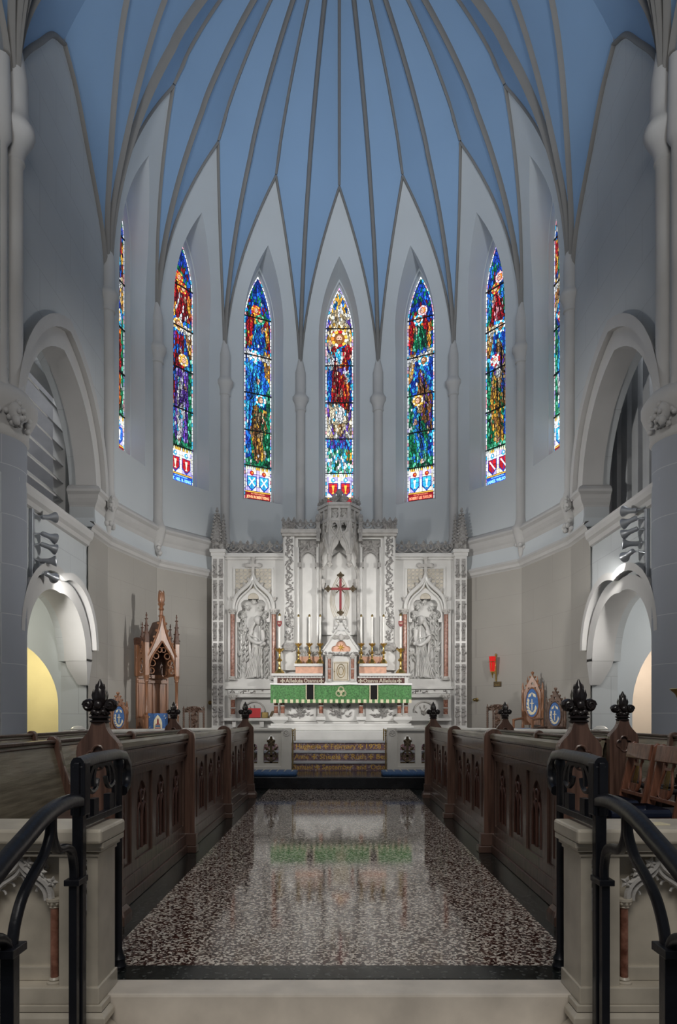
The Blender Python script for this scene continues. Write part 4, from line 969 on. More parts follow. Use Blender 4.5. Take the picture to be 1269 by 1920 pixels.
# ------------------------------------------------------------------ altar, cloths, gradines, tabernacle
AX = .035
alt = thing('altar', 'white marble altar with red marble columns on the top step', 'altar', (AX, 14.75, .91))
m = MB().box(AX-1.30, AX+1.30, 14.62, 15.06, 1.05, 1.78); m.box(AX-1.50, AX+1.50, 14.30, 15.06, .91, 1.0); m.box(AX-1.46, AX+1.46, 14.36, 15.06, 1.0, 1.05)
m.build('body', 'marble', alt, bevel=.008); MB().box(AX-1.44, AX+1.44, 14.40, 15.06, 1.78, 1.865).build('altar_top', 'marble', alt, bevel=.01)
m = MB(); fo = MB()
for x, w_ in ((-.87, .30), (0, .32), (.87, .30)):
    m.prism([(x-w_-.05, 1.1), (x+w_+.05, 1.1), (x+w_+.05, 1.75), (x-w_-.05, 1.75)], (AX, 14.62, 0), X, Z, -Y, 0, .03, [[(x-w_, 1.14), (x+w_, 1.14)]+[(x+w_*math.cos(t), 1.42+.2*math.sin(t)) for t in [PI*k/12 for k in range(13)]]])
    rg = random.Random(int(x*10))
    for k in range(46):
        a = rg.uniform(0, PI); r = rg.uniform(.03, .25); fo.leaf((AX+x+r*math.cos(a)*1.05, 14.615, 1.19+r*1.35*math.sin(a)), X, Z, -Y, .10, .045, .04, a+rg.uniform(-.8, .8))
    fo.tube([(AX+x, 14.61, 1.15), (AX+x, 14.61, 1.5)], .014, 5)
m.build('panel_frame', 'marble', alt); fo.build('carved_leaves', 'lace', alt)
for x in (-1.36, -1.22, -.42, .42, 1.22, 1.36):
    column(alt, AX+x, 14.50, 1.19, 1.78, .042, rings=(1.42,))
m = MB()
for x in (-1.29, -.42, .42, 1.29):
    w_ = .19 if abs(x) > 1 else .10
    m.box(AX+x-w_, AX+x+w_, 14.42, 14.64, 1.12, 1.19); m.loft([[V3(AX+x+a*k, 14.53+b*k*.6, z) for a, b in ((-1, -1), (1, -1), (1, 1), (-1, 1))] for k, z in ((w_*.98, 1.12), (w_*.5, 1.05))], closed=True)
m.build('column_pedestal', 'marble', alt, bevel=.006)
cl = thing('altar_cloth', 'green brocade altar frontal with black bands and gold fringe hanging over the altar front', 'altar cloth', (AX, 14.37, 1.865))
H0, H1 = 1.545, 1.858
for a, b in ((-1.46, -.72), (-.56, .60), (.76, 1.46)):
    rows = [[V3(AX+lerp(a, b, i/16), 14.362-.012*math.sin(i*1.3+a*5)*(1-t), lerp(H0, H1-.006*abs(math.sin(i*.9)), t)) for i in range(17)] for t in (0, .5, 1)]
    fr = MB().loft(rows); fr.loft([[p+V3(0, .014, 0) for p in r] for r in rows]); fr.build('green_panel', 'green', cl, smooth=60)
for a, b in ((-.72, -.56), (.60, .76)): MB().box(AX+a, AX+b, 14.358, 14.378, H0, H1).build('black_band', 'black', cl)
m = MB()
for x in (-.72, -.56, .60, .76): m.box(AX+x-.009, AX+x+.009, 14.342, 14.36, H0, H1)
m.build('gold_braid', 'creamfab', cl)
g1, g2 = MB(), MB(); nt = 50
for i in range(nt):
    x = AX-1.46+2.92*i/nt; (g1 if i % 2 else g2).box(x, x+2.92/nt, 14.346, 14.37, 1.475, H0+.004)
g1.build('fringe', 'creamfab', cl)['label'] = 'pale gold tufts of the fringe'; g2.build('fringe', 'green', cl)['label'] = 'green tufts of the fringe'
m = MB()
for k in range(3):
    a = PI/2+k*2*PI/3; m.tube([V3(AX+.05*math.cos(a)+.062*math.cos(t), 14.338, 1.70+.05*math.sin(a)+.062*math.sin(t)) for t in [2*PI*j/24 for j in range(24)]], .0055, 6, closed=True)
    m.tube([V3(AX+.048*math.cos(a)+.045*math.cos(t), 14.339, 1.70+.048*math.sin(a)+.045*math.sin(t)) for t in [2*PI*j/20 for j in range(20)]], .004, 5, closed=True)
m.build('trefoil_emblem', 'creamfab', cl, smooth=40)
ln = tag(MB().loft([[V3(AX+lerp(-1.47, 1.47, i/30), 14.33, 1.858-.014*abs(math.sin(i*.37))) for i in range(31)], [V3(AX+lerp(-1.47, 1.47, i/30), 14.335, 1.882) for i in range(31)], [V3(AX+lerp(-1.47, 1.47, i/30), 14.72, 1.882) for i in range(31)], [V3(AX+lerp(-1.47, 1.47, i/30), 14.72, 1.867) for i in range(31)]]).build('altar_linen', 'linen', smooth=30), 'white linen cloth lying on the altar top above the green frontal', 'altar linen')
gr = thing('gradine', 'white marble altar shelf with red Alleluia Osanna panels behind the altar top', 'altar shelf', (AX, 15.0, 1.865))
for q in (-1, 1):
    MB().box(*sorted((AX+q*.36, AX+q*1.44)), 14.84, 15.06, 1.865, 2.06).build('shelf_body', 'marble', gr); MB().box(*sorted((AX+q*.39, AX+q*1.49)), 14.79, 15.06, 2.06, 2.117).build('shelf_top', 'marble', gr, bevel=.012)
m = MB()
for i in range(46):
    x = AX-1.42+i*.063
    if abs(x-AX) > .41: m.ell((x, 14.825, 2.045), .016, .02, .014, 6, 4)
m.build('beading', 'lace', gr, smooth=60)
for s, tx in ((-1, ('Alleluia', 'Osanna')), (1, ('Osanna', 'Alleluia'))):
    xa, xb = sorted((AX+s*.345, AX+s*1.36)); pnl = MB().box(xa, xb, 14.825, 14.845, 1.895, 2.02).build('text_panel', 'maroon', gr)
    tm = MB(); mid = (xa+xb)/2-s*.02; tl = .92
    patee(tm, (mid-tl/2+.045, 14.822, 1.957), X, Z, -Y, .05); patee(tm, (mid+tl/2-.045, 14.822, 1.957), X, Z, -Y, .05)
    w1, w2 = (.375, .315) if s < 0 else (.315, .375)
    text(tm, tx[0], (mid-tl/2+.105+w1/2, 14.82, 1.957), X, Z, -Y, .12, width=w1, bold=.002); text(tm, tx[1], (mid+tl/2-.105-w2/2, 14.82, 1.957), X, Z, -Y, .12, width=w2, bold=.002)
    tm.build('lettering', 'cream', pnl)
g2 = thing('upper_gradine', 'upper altar shelf faced with pink marble carrying the six tall candlesticks', 'altar shelf', (AX, 15.0, 2.117))
for s in (-1, 1):
    xa, xb = sorted((AX+s*.39, AX+s*.98)); MB().box(xa, xb, 14.93, 15.06, 2.117, 2.27).build('shelf_front', 'pinkm', g2); MB().box(*sorted((AX+s*.39, AX+s*1.01)), 14.89, 15.065, 2.27, 2.335).build('shelf_top', 'marble', g2, bevel=.01)
    MB().box(*sorted((AX+s*.40, AX+s*.90)), 15.10, 15.14, 2.335, 2.50).build('back_strip', 'pinkm', g2)
    m = MB().box(*sorted((AX+s*.40, AX+s*.90)), 15.095, 15.145, 2.50, 2.53); foliage(m, (AX+s*.65, 15.10, 0), X, Z, -Y, (-.24, .24), (2.53, 2.62), 26, .09, .03, 2); m.build('back_cresting', 'carved', g2)
tb = thing('tabernacle', 'gabled white marble tabernacle with cream door at the centre of the altar', 'tabernacle', (AX, 14.85, 1.865))
m = MB(); m.box(AX-.35, AX+.35, 14.66, 15.04, 1.883, 1.93); m.box(AX-.33, AX+.33, 14.72, 15.04, 1.93, 2.50); m.box(AX-.38, AX+.38, 14.64, 15.04, 2.50, 2.56); m.build('body', 'marble', tb, bevel=.008)
fo = foliage(MB(), (AX, 14.64, 0), X, Z, -Y, (-.36, .36), (2.50, 2.55), 40, .06, .03, 3); fo.build('carved_band', 'lace', tb)
tre = [(a, b) for a, b in [(-.19, 2.57), (.19, 2.57)]+[(.13+.075*math.cos(t), 2.62+.075*math.sin(t)) for t in [lerp(-.5, 1.7, i/6) for i in range(7)]]+[(.105*math.cos(t), 2.70+.105*math.sin(t)) for t in [lerp(.2, PI-.2, i/8) for i in range(9)]]+[(-.13-.075*math.cos(t), 2.62+.075*math.sin(t)) for t in [lerp(1.7, -.5, i/6) for i in range(7)]]]
gb = MB().prism([(-.37, 2.56), (.37, 2.56), (.37, 2.60), (.10, 3.0), (-.10, 3.0), (-.37, 2.60)], (AX, 14.68, 0), X, Z, Y, 0, .06, [tre]); gb.prism([(-.37, 2.56), (.37, 2.56), (.37, 2.60), (.10, 3.0), (-.10, 3.0), (-.37, 2.60)], (AX, 14.74, 0), X, Z, Y, 0, .3)
for q in (-1, 1): gb.tube([(AX+q*.38, 14.67, 2.60), (AX+q*.09, 14.67, 3.03)], .022, 6)
gb.build('gable', 'marble', tb)
MB().prism(tre, (AX, 14.745, 0), X, Z, -Y, 0, .012).build('gable_mosaic', 'pinkm', tb)
m = MB(); rg = random.Random(1)
for k in range(7): m.leaf((AX+.03*math.cos(k*.9), 14.73, 2.66+.03*math.sin(k*.9)), X, Z, -Y, .12, .035, .015, k*.9)
m.build('gilt_emblem', 'mgold', tb)
m = MB(); m.ell((AX, 14.66, 2.87), .06, .05, .075, 10, 7)
for q in (-1, 1):
    for k in range(4): m.leaf((AX+q*(.07+.025*k), 14.665, 2.90-.015*k), X, Z, -Y, .15, .06, .04, q*.3+(0 if q > 0 else PI))
m.build('winged_head', 'carved', tb, smooth=50)
m = MB().lathe((AX, 14.85, 0), [(.16, 2.98), (.13, 3.04), (.05, 3.2), (.04, 3.24), (.10, 3.27), (.11, 3.33), (.05, 3.34), (.02, 3.355)], 8)
for k in range(8): m.ell((AX+.11*math.cos(k*PI/4), 14.85+.11*math.sin(k*PI/4), 3.30), .035, .035, .04, 6, 4)
for q in (-1, 1):
    for k in range(4): m.ell((AX+q*(.17-.035*k), 14.74, 3.0+.075*k), .03, .03, .03, 6, 4)
m.build('spirelet', 'marble', tb, smooth=40)
dr = MB().box(AX-.165, AX+.165, 14.69, 14.73, 1.95, 2.36).build('door', 'cream', tb, bevel=.006)
m = MB()
for r in (.05, .085): m.tube([V3(AX+a, 14.685, 2.16+b) for a, b in [(r*math.cos(t)*(1 if True else 0), r*1.7*math.sin(t)) for t in [2*PI*j/20 for j in range(20)]]], .006, 5, closed=True)
m.tube([(AX-.14, 14.688, 1.98), (AX+.14, 14.688, 1.98), (AX+.14, 14.688, 2.33), (AX-.14, 14.688, 2.33)], .006, 5, closed=True); m.ell((AX-.14, 14.68, 2.15), .015, .015, .015, 6, 4)
m.build('door_ornament', 'darkgold', dr, smooth=40)
for q in (-1, 1): column(tb, AX+q*.245, 14.68, 1.93, 2.50, .035, rings=(2.2,))
cr = thing('altar_cross', 'red enamelled cross with dark gilt diamond ends above the tabernacle', 'cross', (AX-.01, 14.86, 3.42))
cxx = AX-.01
MB().box(cxx-.026, cxx+.026, 14.84, 14.875, 3.36, 4.20).build('upright', 'redpaint', cr, bevel=.006); MB().box(cxx-.24, cxx+.24, 14.837, 14.872, 3.905, 3.957).build('arm', 'redpaint', cr, bevel=.006)
for a, b in ((-.265, 3.93), (.265, 3.93), (0, 4.22), (0, 3.42)):
    m = MB().prism([(-.075, 0), (0, -.065), (.075, 0), (0, .065)], (cxx+a, 14.835, b), X, Z, Y, 0, .045); m.ell((cxx+a, 14.83, b), .025, .02, .025, 8, 5)
    for u, v in ((.06, 0), (-.06, 0), (0, .055), (0, -.055)): m.ell((cxx+a+u, 14.845, b+v), .022, .022, .022, 7, 5)
    m.build('diamond_end', 'bronze', cr, smooth=40)
m = MB()
for k in range(4):
    a = PI/4+k*PI/2; m.tube([(cxx+.03*math.cos(a), 14.85, 3.93+.03*math.sin(a)), (cxx+.125*math.cos(a), 14.85, 3.93+.125*math.sin(a))], [.012, .012], 6)
for k in range(12):
    a = PI/12+k*PI/6; m.tube([(cxx+.03*math.cos(a), 14.86, 3.93+.03*math.sin(a)), (cxx+.085*math.cos(a), 14.86, 3.93+.085*math.sin(a))], [.014, .003], 5)
m.build('rays', 'bronze', cr, smooth=40)
MB().lathe((cxx, 14.858, 0), [(.012, 3.357), (.012, 3.40)], 8).build('tang', 'darkgold', cr)
def candlestick(loc, h, k, label):
    t = thing('candlestick', label, 'candlestick', loc, 0, 'brass candlesticks on the altar shelves'); o = Vector(loc)
    MB().lathe(o, [(.095*k, 0), (.098*k, .02), (.085*k, .04), (.06*k, .075), (.03*k, .10)], 6).build('foot', 'gold', t, smooth=30)
    MB().lathe(o, [(.028*k, .09), (.022*k, .14), (.03*k, .15), (.02*k, .17), (.02*k, h*.48), (.05*k, h*.52), (.055*k, h*.56), (.03*k, h*.6), (.02*k, h*.64), (.018*k, h*.8), (.03*k, h*.82), (.02*k, h*.86), (.03*k, h*.9)], 12).build('stem', 'gold', t, smooth=40)
    c = MB().lathe(o, [(.02*k, h*.86), (.05*k, h*.9), (.085*k, h*.97), (.10*k, h*.985), (.08*k, h*1.0), (.03*k, h*1.0)], 12)
    for q in range(8): c.leaf(o+V3(.075*k*math.cos(q*PI/4), .075*k*math.sin(q*PI/4), h*.99), V3(math.cos(q*PI/4), math.sin(q*PI/4), .9).normalized(), V3(-math.sin(q*PI/4), math.cos(q*PI/4), 0), V3(-math.cos(q*PI/4), -math.sin(q*PI/4), 1).normalized(), .07*k, .05*k, .01)
    c.build('drip_cup', 'gold', t, smooth=40)
    return t
def candle(loc, z0, z1, r, label, shield=False):
    t = thing('candle', label, 'candle', (loc[0], loc[1], z0), 0, 'tall white altar candles'); o = V3(loc[0], loc[1], 0)
    MB().lathe(o, [(r, z0), (r, z1-.05)], 12).build('wax', 'candle', t, smooth=50)
    MB().lathe(o, [(r*1.12, z1-.055), (r*1.12, z1-.02), (r*.6, z1), (r*.2, z1+.005)], 12).build('brass_follower', 'darkgold', t, smooth=40)
    if shield:
        sh = MB().prism([(-.05, .06), (.05, .06), (.052, 0), (.03, -.045), (0, -.065), (-.03, -.045), (-.052, 0)], o+V3(0, -r-.004, z0+(z1-z0)*.70), X, Z, -Y, 0, .015).build('shield', 'redpaint', t)
        m = MB(); text(m, 'IHS', o+V3(0, -r-.021, z0+(z1-z0)*.70+.01), X, Z, -Y, .05, width=.06, bold=.001); m.build('monogram', 'creamfab', sh)
ORDN = ['leftmost', 'second from left', 'third from left', 'fourth from left', 'fifth from left', 'rightmost']
for i, px in enumerate((559.5, 580, 600, 677, 697.6, 719)):
    x = qx(px, 14.975); side = 'left' if i < 3 else 'right'
    pos = ['outermost', 'middle', 'innermost'][i] if i < 3 else ['innermost', 'middle', 'outermost'][i-3]
    candlestick((x, 14.975, 2.335), .43, .82, 'small brass candlestick %s of three on the upper shelf %s of the tabernacle' % (pos, side))
    candle((x, 14.975), 2.765, 3.40, .0215, 'white candle in the %s small candlestick %s of the tabernacle' % (pos, side))
for px, side in ((524, 'left'), (751, 'right')):
    x = qx(px, 14.90); candlestick((x, 14.90, 2.117), .53, 1.1, 'large brass candlestick on the lower altar shelf at its %s end' % side)
    candle((x, 14.90), 2.647, 3.41, .026, 'white candle with red shield in the large candlestick at the %s end' % side, True)
# things on the left credence shelf
bk = thing('book', 'red hardback book propped open-face on the left credence shelf', 'book', (-1.86, 15.2, 1.16))
R = Matrix.Rotation(math.radians(-22), 3, 'X')
m = MB().obox((-1.88, 15.19, 1.175), X, R @ Z, R @ Y, (-.15, .15), (0, .22), (0, .035)); m.build('cover', 'redbook', bk)
MB().obox((-1.88, 15.195, 1.178), X, R @ Z, R @ Y, (-.14, .155), (.004, .21), (.008, .029)).build('pages', 'candle', bk)
tag(MB().obox((-1.63, 15.24, 1.16), X, Y, Z, (-.07, .07), (-.05, .05), (0, .13)).build('wooden_box', 'darkgold', bevel=.01), 'small brown box beside the red book on the left credence shelf', 'box')
tag(MB().prism([(-.09, 0), (.11, 0), (.07, .17), (-.02, .15)], (-1.47, 15.25, 1.16), X, Z, Y, -.04, .04).build('book_stand', 'bronze', bevel=.006), 'dark sloping bookrest right of the red book on the left shelf', 'bookrest')
# ------------------------------------------------------------------ choir stalls
def finial_mb(O, k=1):
    O = Vector(O); m = MB().lathe(O, [(.045*k, 0), (.058*k, .008), (.058*k, .014), (.044*k, .022), (.062*k, .032), (.062*k, .038), (.042*k, .046), (.030*k, .07), (.026*k, .095), (.036*k, .125), (.039*k, .155), (.032*k, .19), (.018*k, .225), (.004, .255)], 14)
    for q in range(8):
        a = q*PI/4; m.ell(O+V3(.036*k*math.cos(a), .034*k*math.sin(a), .058+.008*(q % 2)), .024*k, .022*k, .017, 8, 5)
        m.leaf(O+V3(.042*k*math.cos(a), .038*k*math.sin(a), .056), V3(math.cos(a), math.sin(a), -.5).normalized(), V3(-math.sin(a), math.cos(a), 0), V3(math.cos(a)*.4, math.sin(a)*.4, 1).normalized(), .05*k, .035*k, .012)
    for sx_ in (-1, 1):                                  # side volutes with a drilled eye and spiral
        c = O+V3(sx_*.064*k, 0, .105); m.ell(c, .038*k, .032*k, .038, 14, 9)
        for yy in (-1, 1):
            m.tube([c+V3(.030*k*(1-t/20)*math.cos(t*.75)*sx_, yy*(.022+.012*t/16)*k, .030*(1-t/20)*math.sin(t*.75)) for t in range(15)], [.008*k]*15, 6)
        m.tube([O+V3(0, 0, .075), O+V3(sx_*.03*k, 0, .088), c], [.022*k, .018*k, .02*k], 8)
    for yy in (-1, 1): m.ell(O+V3(0, yy*.036*k, .105), .026*k, .02*k, .028, 10, 6)
    for q in range(6):
        a = q*PI/3+.5; m.leaf(O+V3(.034*k*math.cos(a), .034*k*math.sin(a), .155), V3(0, 0, 1), V3(-math.sin(a), math.cos(a), 0), V3(math.cos(a), math.sin(a), .2).normalized(), .085, .04*k, .014)
        m.leaf(O+V3(.022*k*math.cos(a+.5), .022*k*math.sin(a+.5), .20), V3(0, 0, 1), V3(-math.sin(a+.5), math.cos(a+.5), 0), V3(math.cos(a+.5), math.sin(a+.5), .3).normalized(), .06, .03*k, .010)
    return m
def pew_end(par, cx, y, w=.125, th=.075, finial=True, dark='oakblack'):
    sh = bez((w, 1.0), (w, 1.075), (.05, 1.075), (.040, 1.165), 8); pl = [(w, .12)]+sh+[(-a, b) for a, b in reversed(sh)]+[(-w, .12)]
    q = quatrefoil(0, .965, .058)
    m = MB().prism(pl, (cx, y, 0), X, Z, Y, -th/2+.018, th/2)
    m.prism(pl, (cx, y, 0), X, Z, Y, -th/2, -th/2+.018, [q])
    e = m.build('pew_end', 'oakend', par, bevel=.006)
    r = MB().tube([V3(cx+a, y-th/2-.002, b) for a, b in quatrefoil(0, .965, .066)], .008, 6, closed=True); r.build('quatrefoil_moulding', 'oakend', e, smooth=40)
    f = MB(); f.box(cx-w-.012, cx+w+.012, y-th/2-.012, y+th/2+.012, .10, .20); f.loft([[V3(cx+a*(w+i), y+b*(th/2+i), z) for a, b in ((-1, -1), (1, -1), (1, 1), (-1, 1))] for i, z in ((.012, .10), (.03, .075), (.04, .05), (.04, 0))], closed=True)
    f.build('foot', 'oak', e, bevel=.004)
    if finial: finial_mb((cx, y, 1.16)).build('finial', dark, e, smooth=45)
    return e
def round_end(par, cx, y, w=.085, th=.06, top=1.09):
    pl = [(w, .05)]+[(w*math.cos(t), top-w+w*math.sin(t)) for t in [PI*k/12 for k in range(13)]]+[(-w, .05)]
    e = MB().prism(pl, (cx, y, 0), X, Z, Y, -th/2, th/2).build('post', 'oakend', par, bevel=.006)
    f = MB(); f.box(cx-w-.03, cx+w+.015, y-th/2-.012, y+th/2+.012, .06, .17); f.box(cx-w-.05, cx+w+.02, y-th/2-.03, y+th/2+.03, 0, .06); f.build('foot', 'oak', e, bevel=.006)
    return e
YP = [4.03, 6.14, 8.20, 10.26]
def front_desk(s):
    side = 'left' if s < 0 else 'right'
    t = thing('choir_desk', 'dark oak front choir desk with gothic lancet panels along the %s side of the aisle' % side, 'choir desk', (s*1.4, 7.15, 0), 0, 'front choir desks flanking the aisle')
    W = V3(-s, 0, 0)
    for y0, y1 in zip(YP, YP[1:]):
        a0, a1 = y0+.05, y1-.04; L = a1-a0; n = 4; bw = L/n
        hs, rs = [], []
        for i in range(n):
            c = a0+bw*(i+.5); hs.append(lancet(c, .115, .29, .60, .755, 7)); rs.append([(c-bw*.5+.045, .24), (c+bw*.5-.045, .24), (c+bw*.5-.045, .81), (c-bw*.5+.045, .81)])
        O = (s*1.38, 0, 0)
        m = MB().prism([(a0, .16), (a1, .16), (a1, 1.0), (a0, 1.0)], O, Y, Z, W, -.04, -.015); m.prism([(a0, .16), (a1, .16), (a1, 1.0), (a0, 1.0)], O, Y, Z, W, -.015, .004, hs); 
        m.prism([(a0, .16), (a1, .16), (a1, 1.0), (a0, 1.0)], O, Y, Z, W, .004, .02, rs)
        p = m.build('panel', 'oak', t, bevel=.003)
        for i in range(n):
            c = a0+bw*(i+.5); tr = MB()
            for q in (-1, 1):
                tr.tube([V3(s*1.378, c+q*.058+a, b) for a, b in lancet(0, .050, .29, .50, .60, 5)], .009, 5, caps=True)
                tr.tube([V3(s*1.378, c+q*a, b) for a, b in bez((.01, .52), (.02, .62), (.055, .68), (.07, .69), 5)], .009, 5)
            tr.tube([V3(s*1.378, c, .29), V3(s*1.378, c, .6)], .010, 5); tr.tube([V3(s*1.378, c+.036*math.cos(k*PI/5), .655+.036*math.sin(k*PI/5)) for k in range(10)], .008, 5, closed=True)
            tr.prism(lancet(c, .114, .291, .60, .754, 7), (s*1.394, 0, 0), Y, Z, W, -.004, 0)
            tr.build('tracery_light', 'oakred', p, smooth=40)
        m = MB()
        for z, h, pr in ((.845, .014, .03), (.862, .01, .042), (.875, .016, .034), (.955, .012, .034), (.97, .016, .048), (.99, .014, .04)): m.prism([(a0, z), (a1, z), (a1, z+h), (a0, z+h)], O, Y, Z, W, -.02, pr)
        m.build('moulding', 'oak', t)
        m = MB().prism([(a0, .075), (a1, .075), (a1, .165), (a0, .165)], O, Y, Z, W, -.05, .035); m.prism([(a0, 0), (a1, 0), (a1, .075), (a0, .075)], O, Y, Z, W, -.05, .05); m.build('plinth', 'oak', t, bevel=.006)
        m = MB().add([V3(s*x, y, z) for y in (a0, a1) for x, z in ((1.325, 1.005), (1.325, 1.035), (1.345, 1.05), (1.55, 1.0), (1.55, .97))], [(0, 1, 6, 5), (1, 2, 7, 6), (2, 3, 8, 7), (3, 4, 9, 8), (4, 0, 5, 9), (0, 4, 3, 2, 1), (5, 6, 7, 8, 9)])
        m.build('desk_top', 'pewback', t)
    pew_end(t, s*1.39, YP[0]); pew_end(t, s*1.39, YP[3])
    round_end(t, s*1.36, YP[1]); round_end(t, s*1.36, YP[2])
    return t
front_desk(-1); front_desk(1)
def pew(s, xb, y0, y1, divs, ends, label, back_desk=True, near_plain=True):
    t = thing('choir_pew', label, 'choir pew', (s*xb, (y0+y1)/2, 0), 0, 'oak choir pews behind the front desks')
    pf = [(0, 1.0), (-.02, .92), (-.055, .78), (-.09, .64), (-.12, .52), (-.13, .46)]
    rows = [[V3(s*(xb+x), y, z) for x, z in pf]+[V3(s*(xb+x+.035), y, z) for x, z in reversed(pf)] for y in (y0, y1)]
    m = MB().loft(rows, closed=True); n = len(rows[0]); m.f += [tuple(range(n)), tuple(range(n, 2*n))]; m.build('backrest', 'pewback', t, smooth=30)
    MB().box(*sorted((s*(xb-.50), s*(xb-.10))), y0, y1, .43, .465).build('seat', 'oak', t, bevel=.01)
    MB().box(*sorted((s*(xb-.42), s*(xb-.39))), y0, y1, 0, .43).build('seat_front', 'oak', t)
    m = MB().box(*sorted((s*(xb-.03), s*(xb+.06))), y0, y1, .985, 1.01); m.box(*sorted((s*(xb-.022), s*(xb-.012))), y0, y1, .955, .968); m.build('top_rail', 'oak', t, bevel=.006)
    MB().box(*sorted((s*(xb+.05), s*(xb+.08))), y0, y1, 0, .985).build('back_board', 'pewback', t)
    if back_desk: MB().add([V3(s*x, y, z) for y in (y0, y1) for x, z in ((xb+.03, 1.01), (xb+.28, .95), (xb+.28, .92), (xb+.03, .97))], [(0, 1, 5, 4), (1, 2, 6, 5), (2, 3, 7, 6), (3, 0, 4, 7), (0, 3, 2, 1), (4, 5, 6, 7)]).build('book_ledge', 'oak', t)
    for y in divs:
        pl = [(.05, .47), (.05, .96)]+[(.0+.055*math.cos(a), .985+.055*math.sin(a)) for a in [PI*k/8*.97 for k in range(9)]]+[(-.06, .93), (-.09, .80), (-.14, .67), (-.21, .59), (-.30, .57), (-.33, .54), (-.31, .465)]
        MB().prism(pl, (s*xb, y, 0), V3(s, 0, 0), Z, Y, -.028, .028).build('divider_arm', 'oakend', t, bevel=.008)
    for y in ends: pew_end(t, s*(xb+.15), y)
    if near_plain: MB().prism([(-.45, 0), (.2, 0), (.2, .98), (0, 1.0), (-.1, .7), (-.45, .6)], (s*xb, y0, 0), V3(s, 0, 0), Z, Y, -.05, 0).build('plain_end', 'oakend', t, bevel=.006)
    MB().prism([(-.45, 0), (.09, 0), (.09, .98), (0, 1.0), (-.1, .7), (-.45, .6)], (s*xb, y1, 0), V3(s, 0, 0), Z, Y, -.002, .04).build('plain_end', 'oakend', t, bevel=.006)
    return t
pew(-1, 2.30, 3.7, 10.18, (5.58, 7.65), (10.26,), 'long choir pew with worn back directly behind the left front desk')
pew(-1, 3.40, 3.7, 10.18, (5.60, 7.67), (), 'rearmost left choir pew with worn back below the yellow passage', False)
pew(1, 2.30, 6.08, 10.18, (8.0,), (6.0, 10.26), 'short choir pew with a finial at both ends behind the right front desk', True, False)
pew(1, 3.40, 3.7, 10.18, (7.05, 5.0), (), 'rearmost right choir pew with worn back behind the lyre-backed chairs', False)
# ------------------------------------------------------------------ lyre-backed chairs, right
def lyre_chair(loc, rz_, label):
    t = thing('lyre_chair', label, 'chair', loc, rz_, 'lyre-backed chairs on the right')
    W_ = .21
    for q in (-1, 1):
        pf = [(.02, 0), (.0, .30), (.0, .50), (.05, .72), (.10, .97), (.13, .995), (.155, .985), (.15, .96), (.10, .70), (.06, .50), (.06, .30), (.08, 0)]
        MB().prism([(a, b) for a, b in pf], (q*W_-.0125, 0, 0), Y, Z, X, 0, .03).build('back_stile', 'chairwood', t, local=True, bevel=.005)
        MB().lathe((q*.19, -.40, 0), [(.018, 0), (.024, .25), (.028, .46)], 10).build('front_leg', 'chairwood', t, local=True, smooth=40)
    MB().obox((0, .075, .86), X, V3(0, .2, 1).normalized(), V3(0, -1, .2).normalized(), (-W_, W_), (0, .125), (-.012, .012)).build('top_rail', 'chairwood', t, local=True, bevel=.006)
    MB().obox((0, .03, .575), X, V3(0, .2, 1).normalized(), V3(0, -1, .2).normalized(), (-W_, W_), (0, .03), (-.01, .01)).build('lower_rail', 'chairwood', t, local=True, bevel=.004)
    P = lambda a, b: V3(a, .035+(b-.6)*.2, b)
    l = MB()
    for q in (-1, 1):
        l.tube([P(q*a, b) for a, b in bez((.02, .60), (.15, .62), (.09, .72), (.055, .80), 8)+bez((.055, .80), (.05, .83), (.065, .85), (.075, .845), 4)], .010, 6); l.ell(P(q*.062, .85), .02, .012, .02, 8, 5)
        l.obox(P(q*.03, .64), X, V3(0, .2, 1).normalized(), V3(0, -1, .2).normalized(), (-.028, .028), (-.04, .03), (-.008, .008))
    l.obox(P(0, .815), X, V3(0, .2, 1).normalized(), V3(0, -1, .2).normalized(), (-.06, .06), (-.01, .01), (-.008, .008))
    ly = l.build('lyre_splat', 'chairwood', t, local=True, smooth=40)
    for q in (-.027, -.009, .009, .027): MB().tube([P(q*1.2, .66), P(q*.8, .81)], .0028, 5).build('string', 'gold', ly, local=True)
    MB().loft([[V3(a, b, z) for a, b in ((-i, -.42-i*.02+.0), (i, -.42), (i*.95, .0), (-i*.95, .0))] for i, z in ((.205, .49), (.215, .505), (.215, .535), (.19, .55))], closed=True).build('seat_pad', 'navy', t, local=True, bevel=.01)
    m = MB().box(-.205, .205, -.415, -.39, .42, .49); m.box(-.205, -.18, -.41, 0, .42, .49); m.box(.18, .205, -.41, 0, .42, .49); m.box(-.2, .2, -.41, 0, .475, .492); m.build('seat_frame', 'chairwood', t, local=True, bevel=.004)
    MB().box(-.19, .19, -.39, -.37, .18, .21).build('stretcher', 'chairwood', t, local=True)
    return t
lyre_chair((2.30, 5.52, 0), -PI/2, 'wooden lyre-backed chair with navy seat beside the finial of the right pew')
lyre_chair((2.30, 5.00, 0), -PI/2, 'wooden lyre-backed chair with navy seat cut by the right edge of the photo')
t = thing('armchair', 'dark carved armchair with scrolled arm glimpsed between the two lyre-backed chairs', 'armchair', (2.81, 5.72, 0), -PI/2); t.scale = (.8, .8, .85)
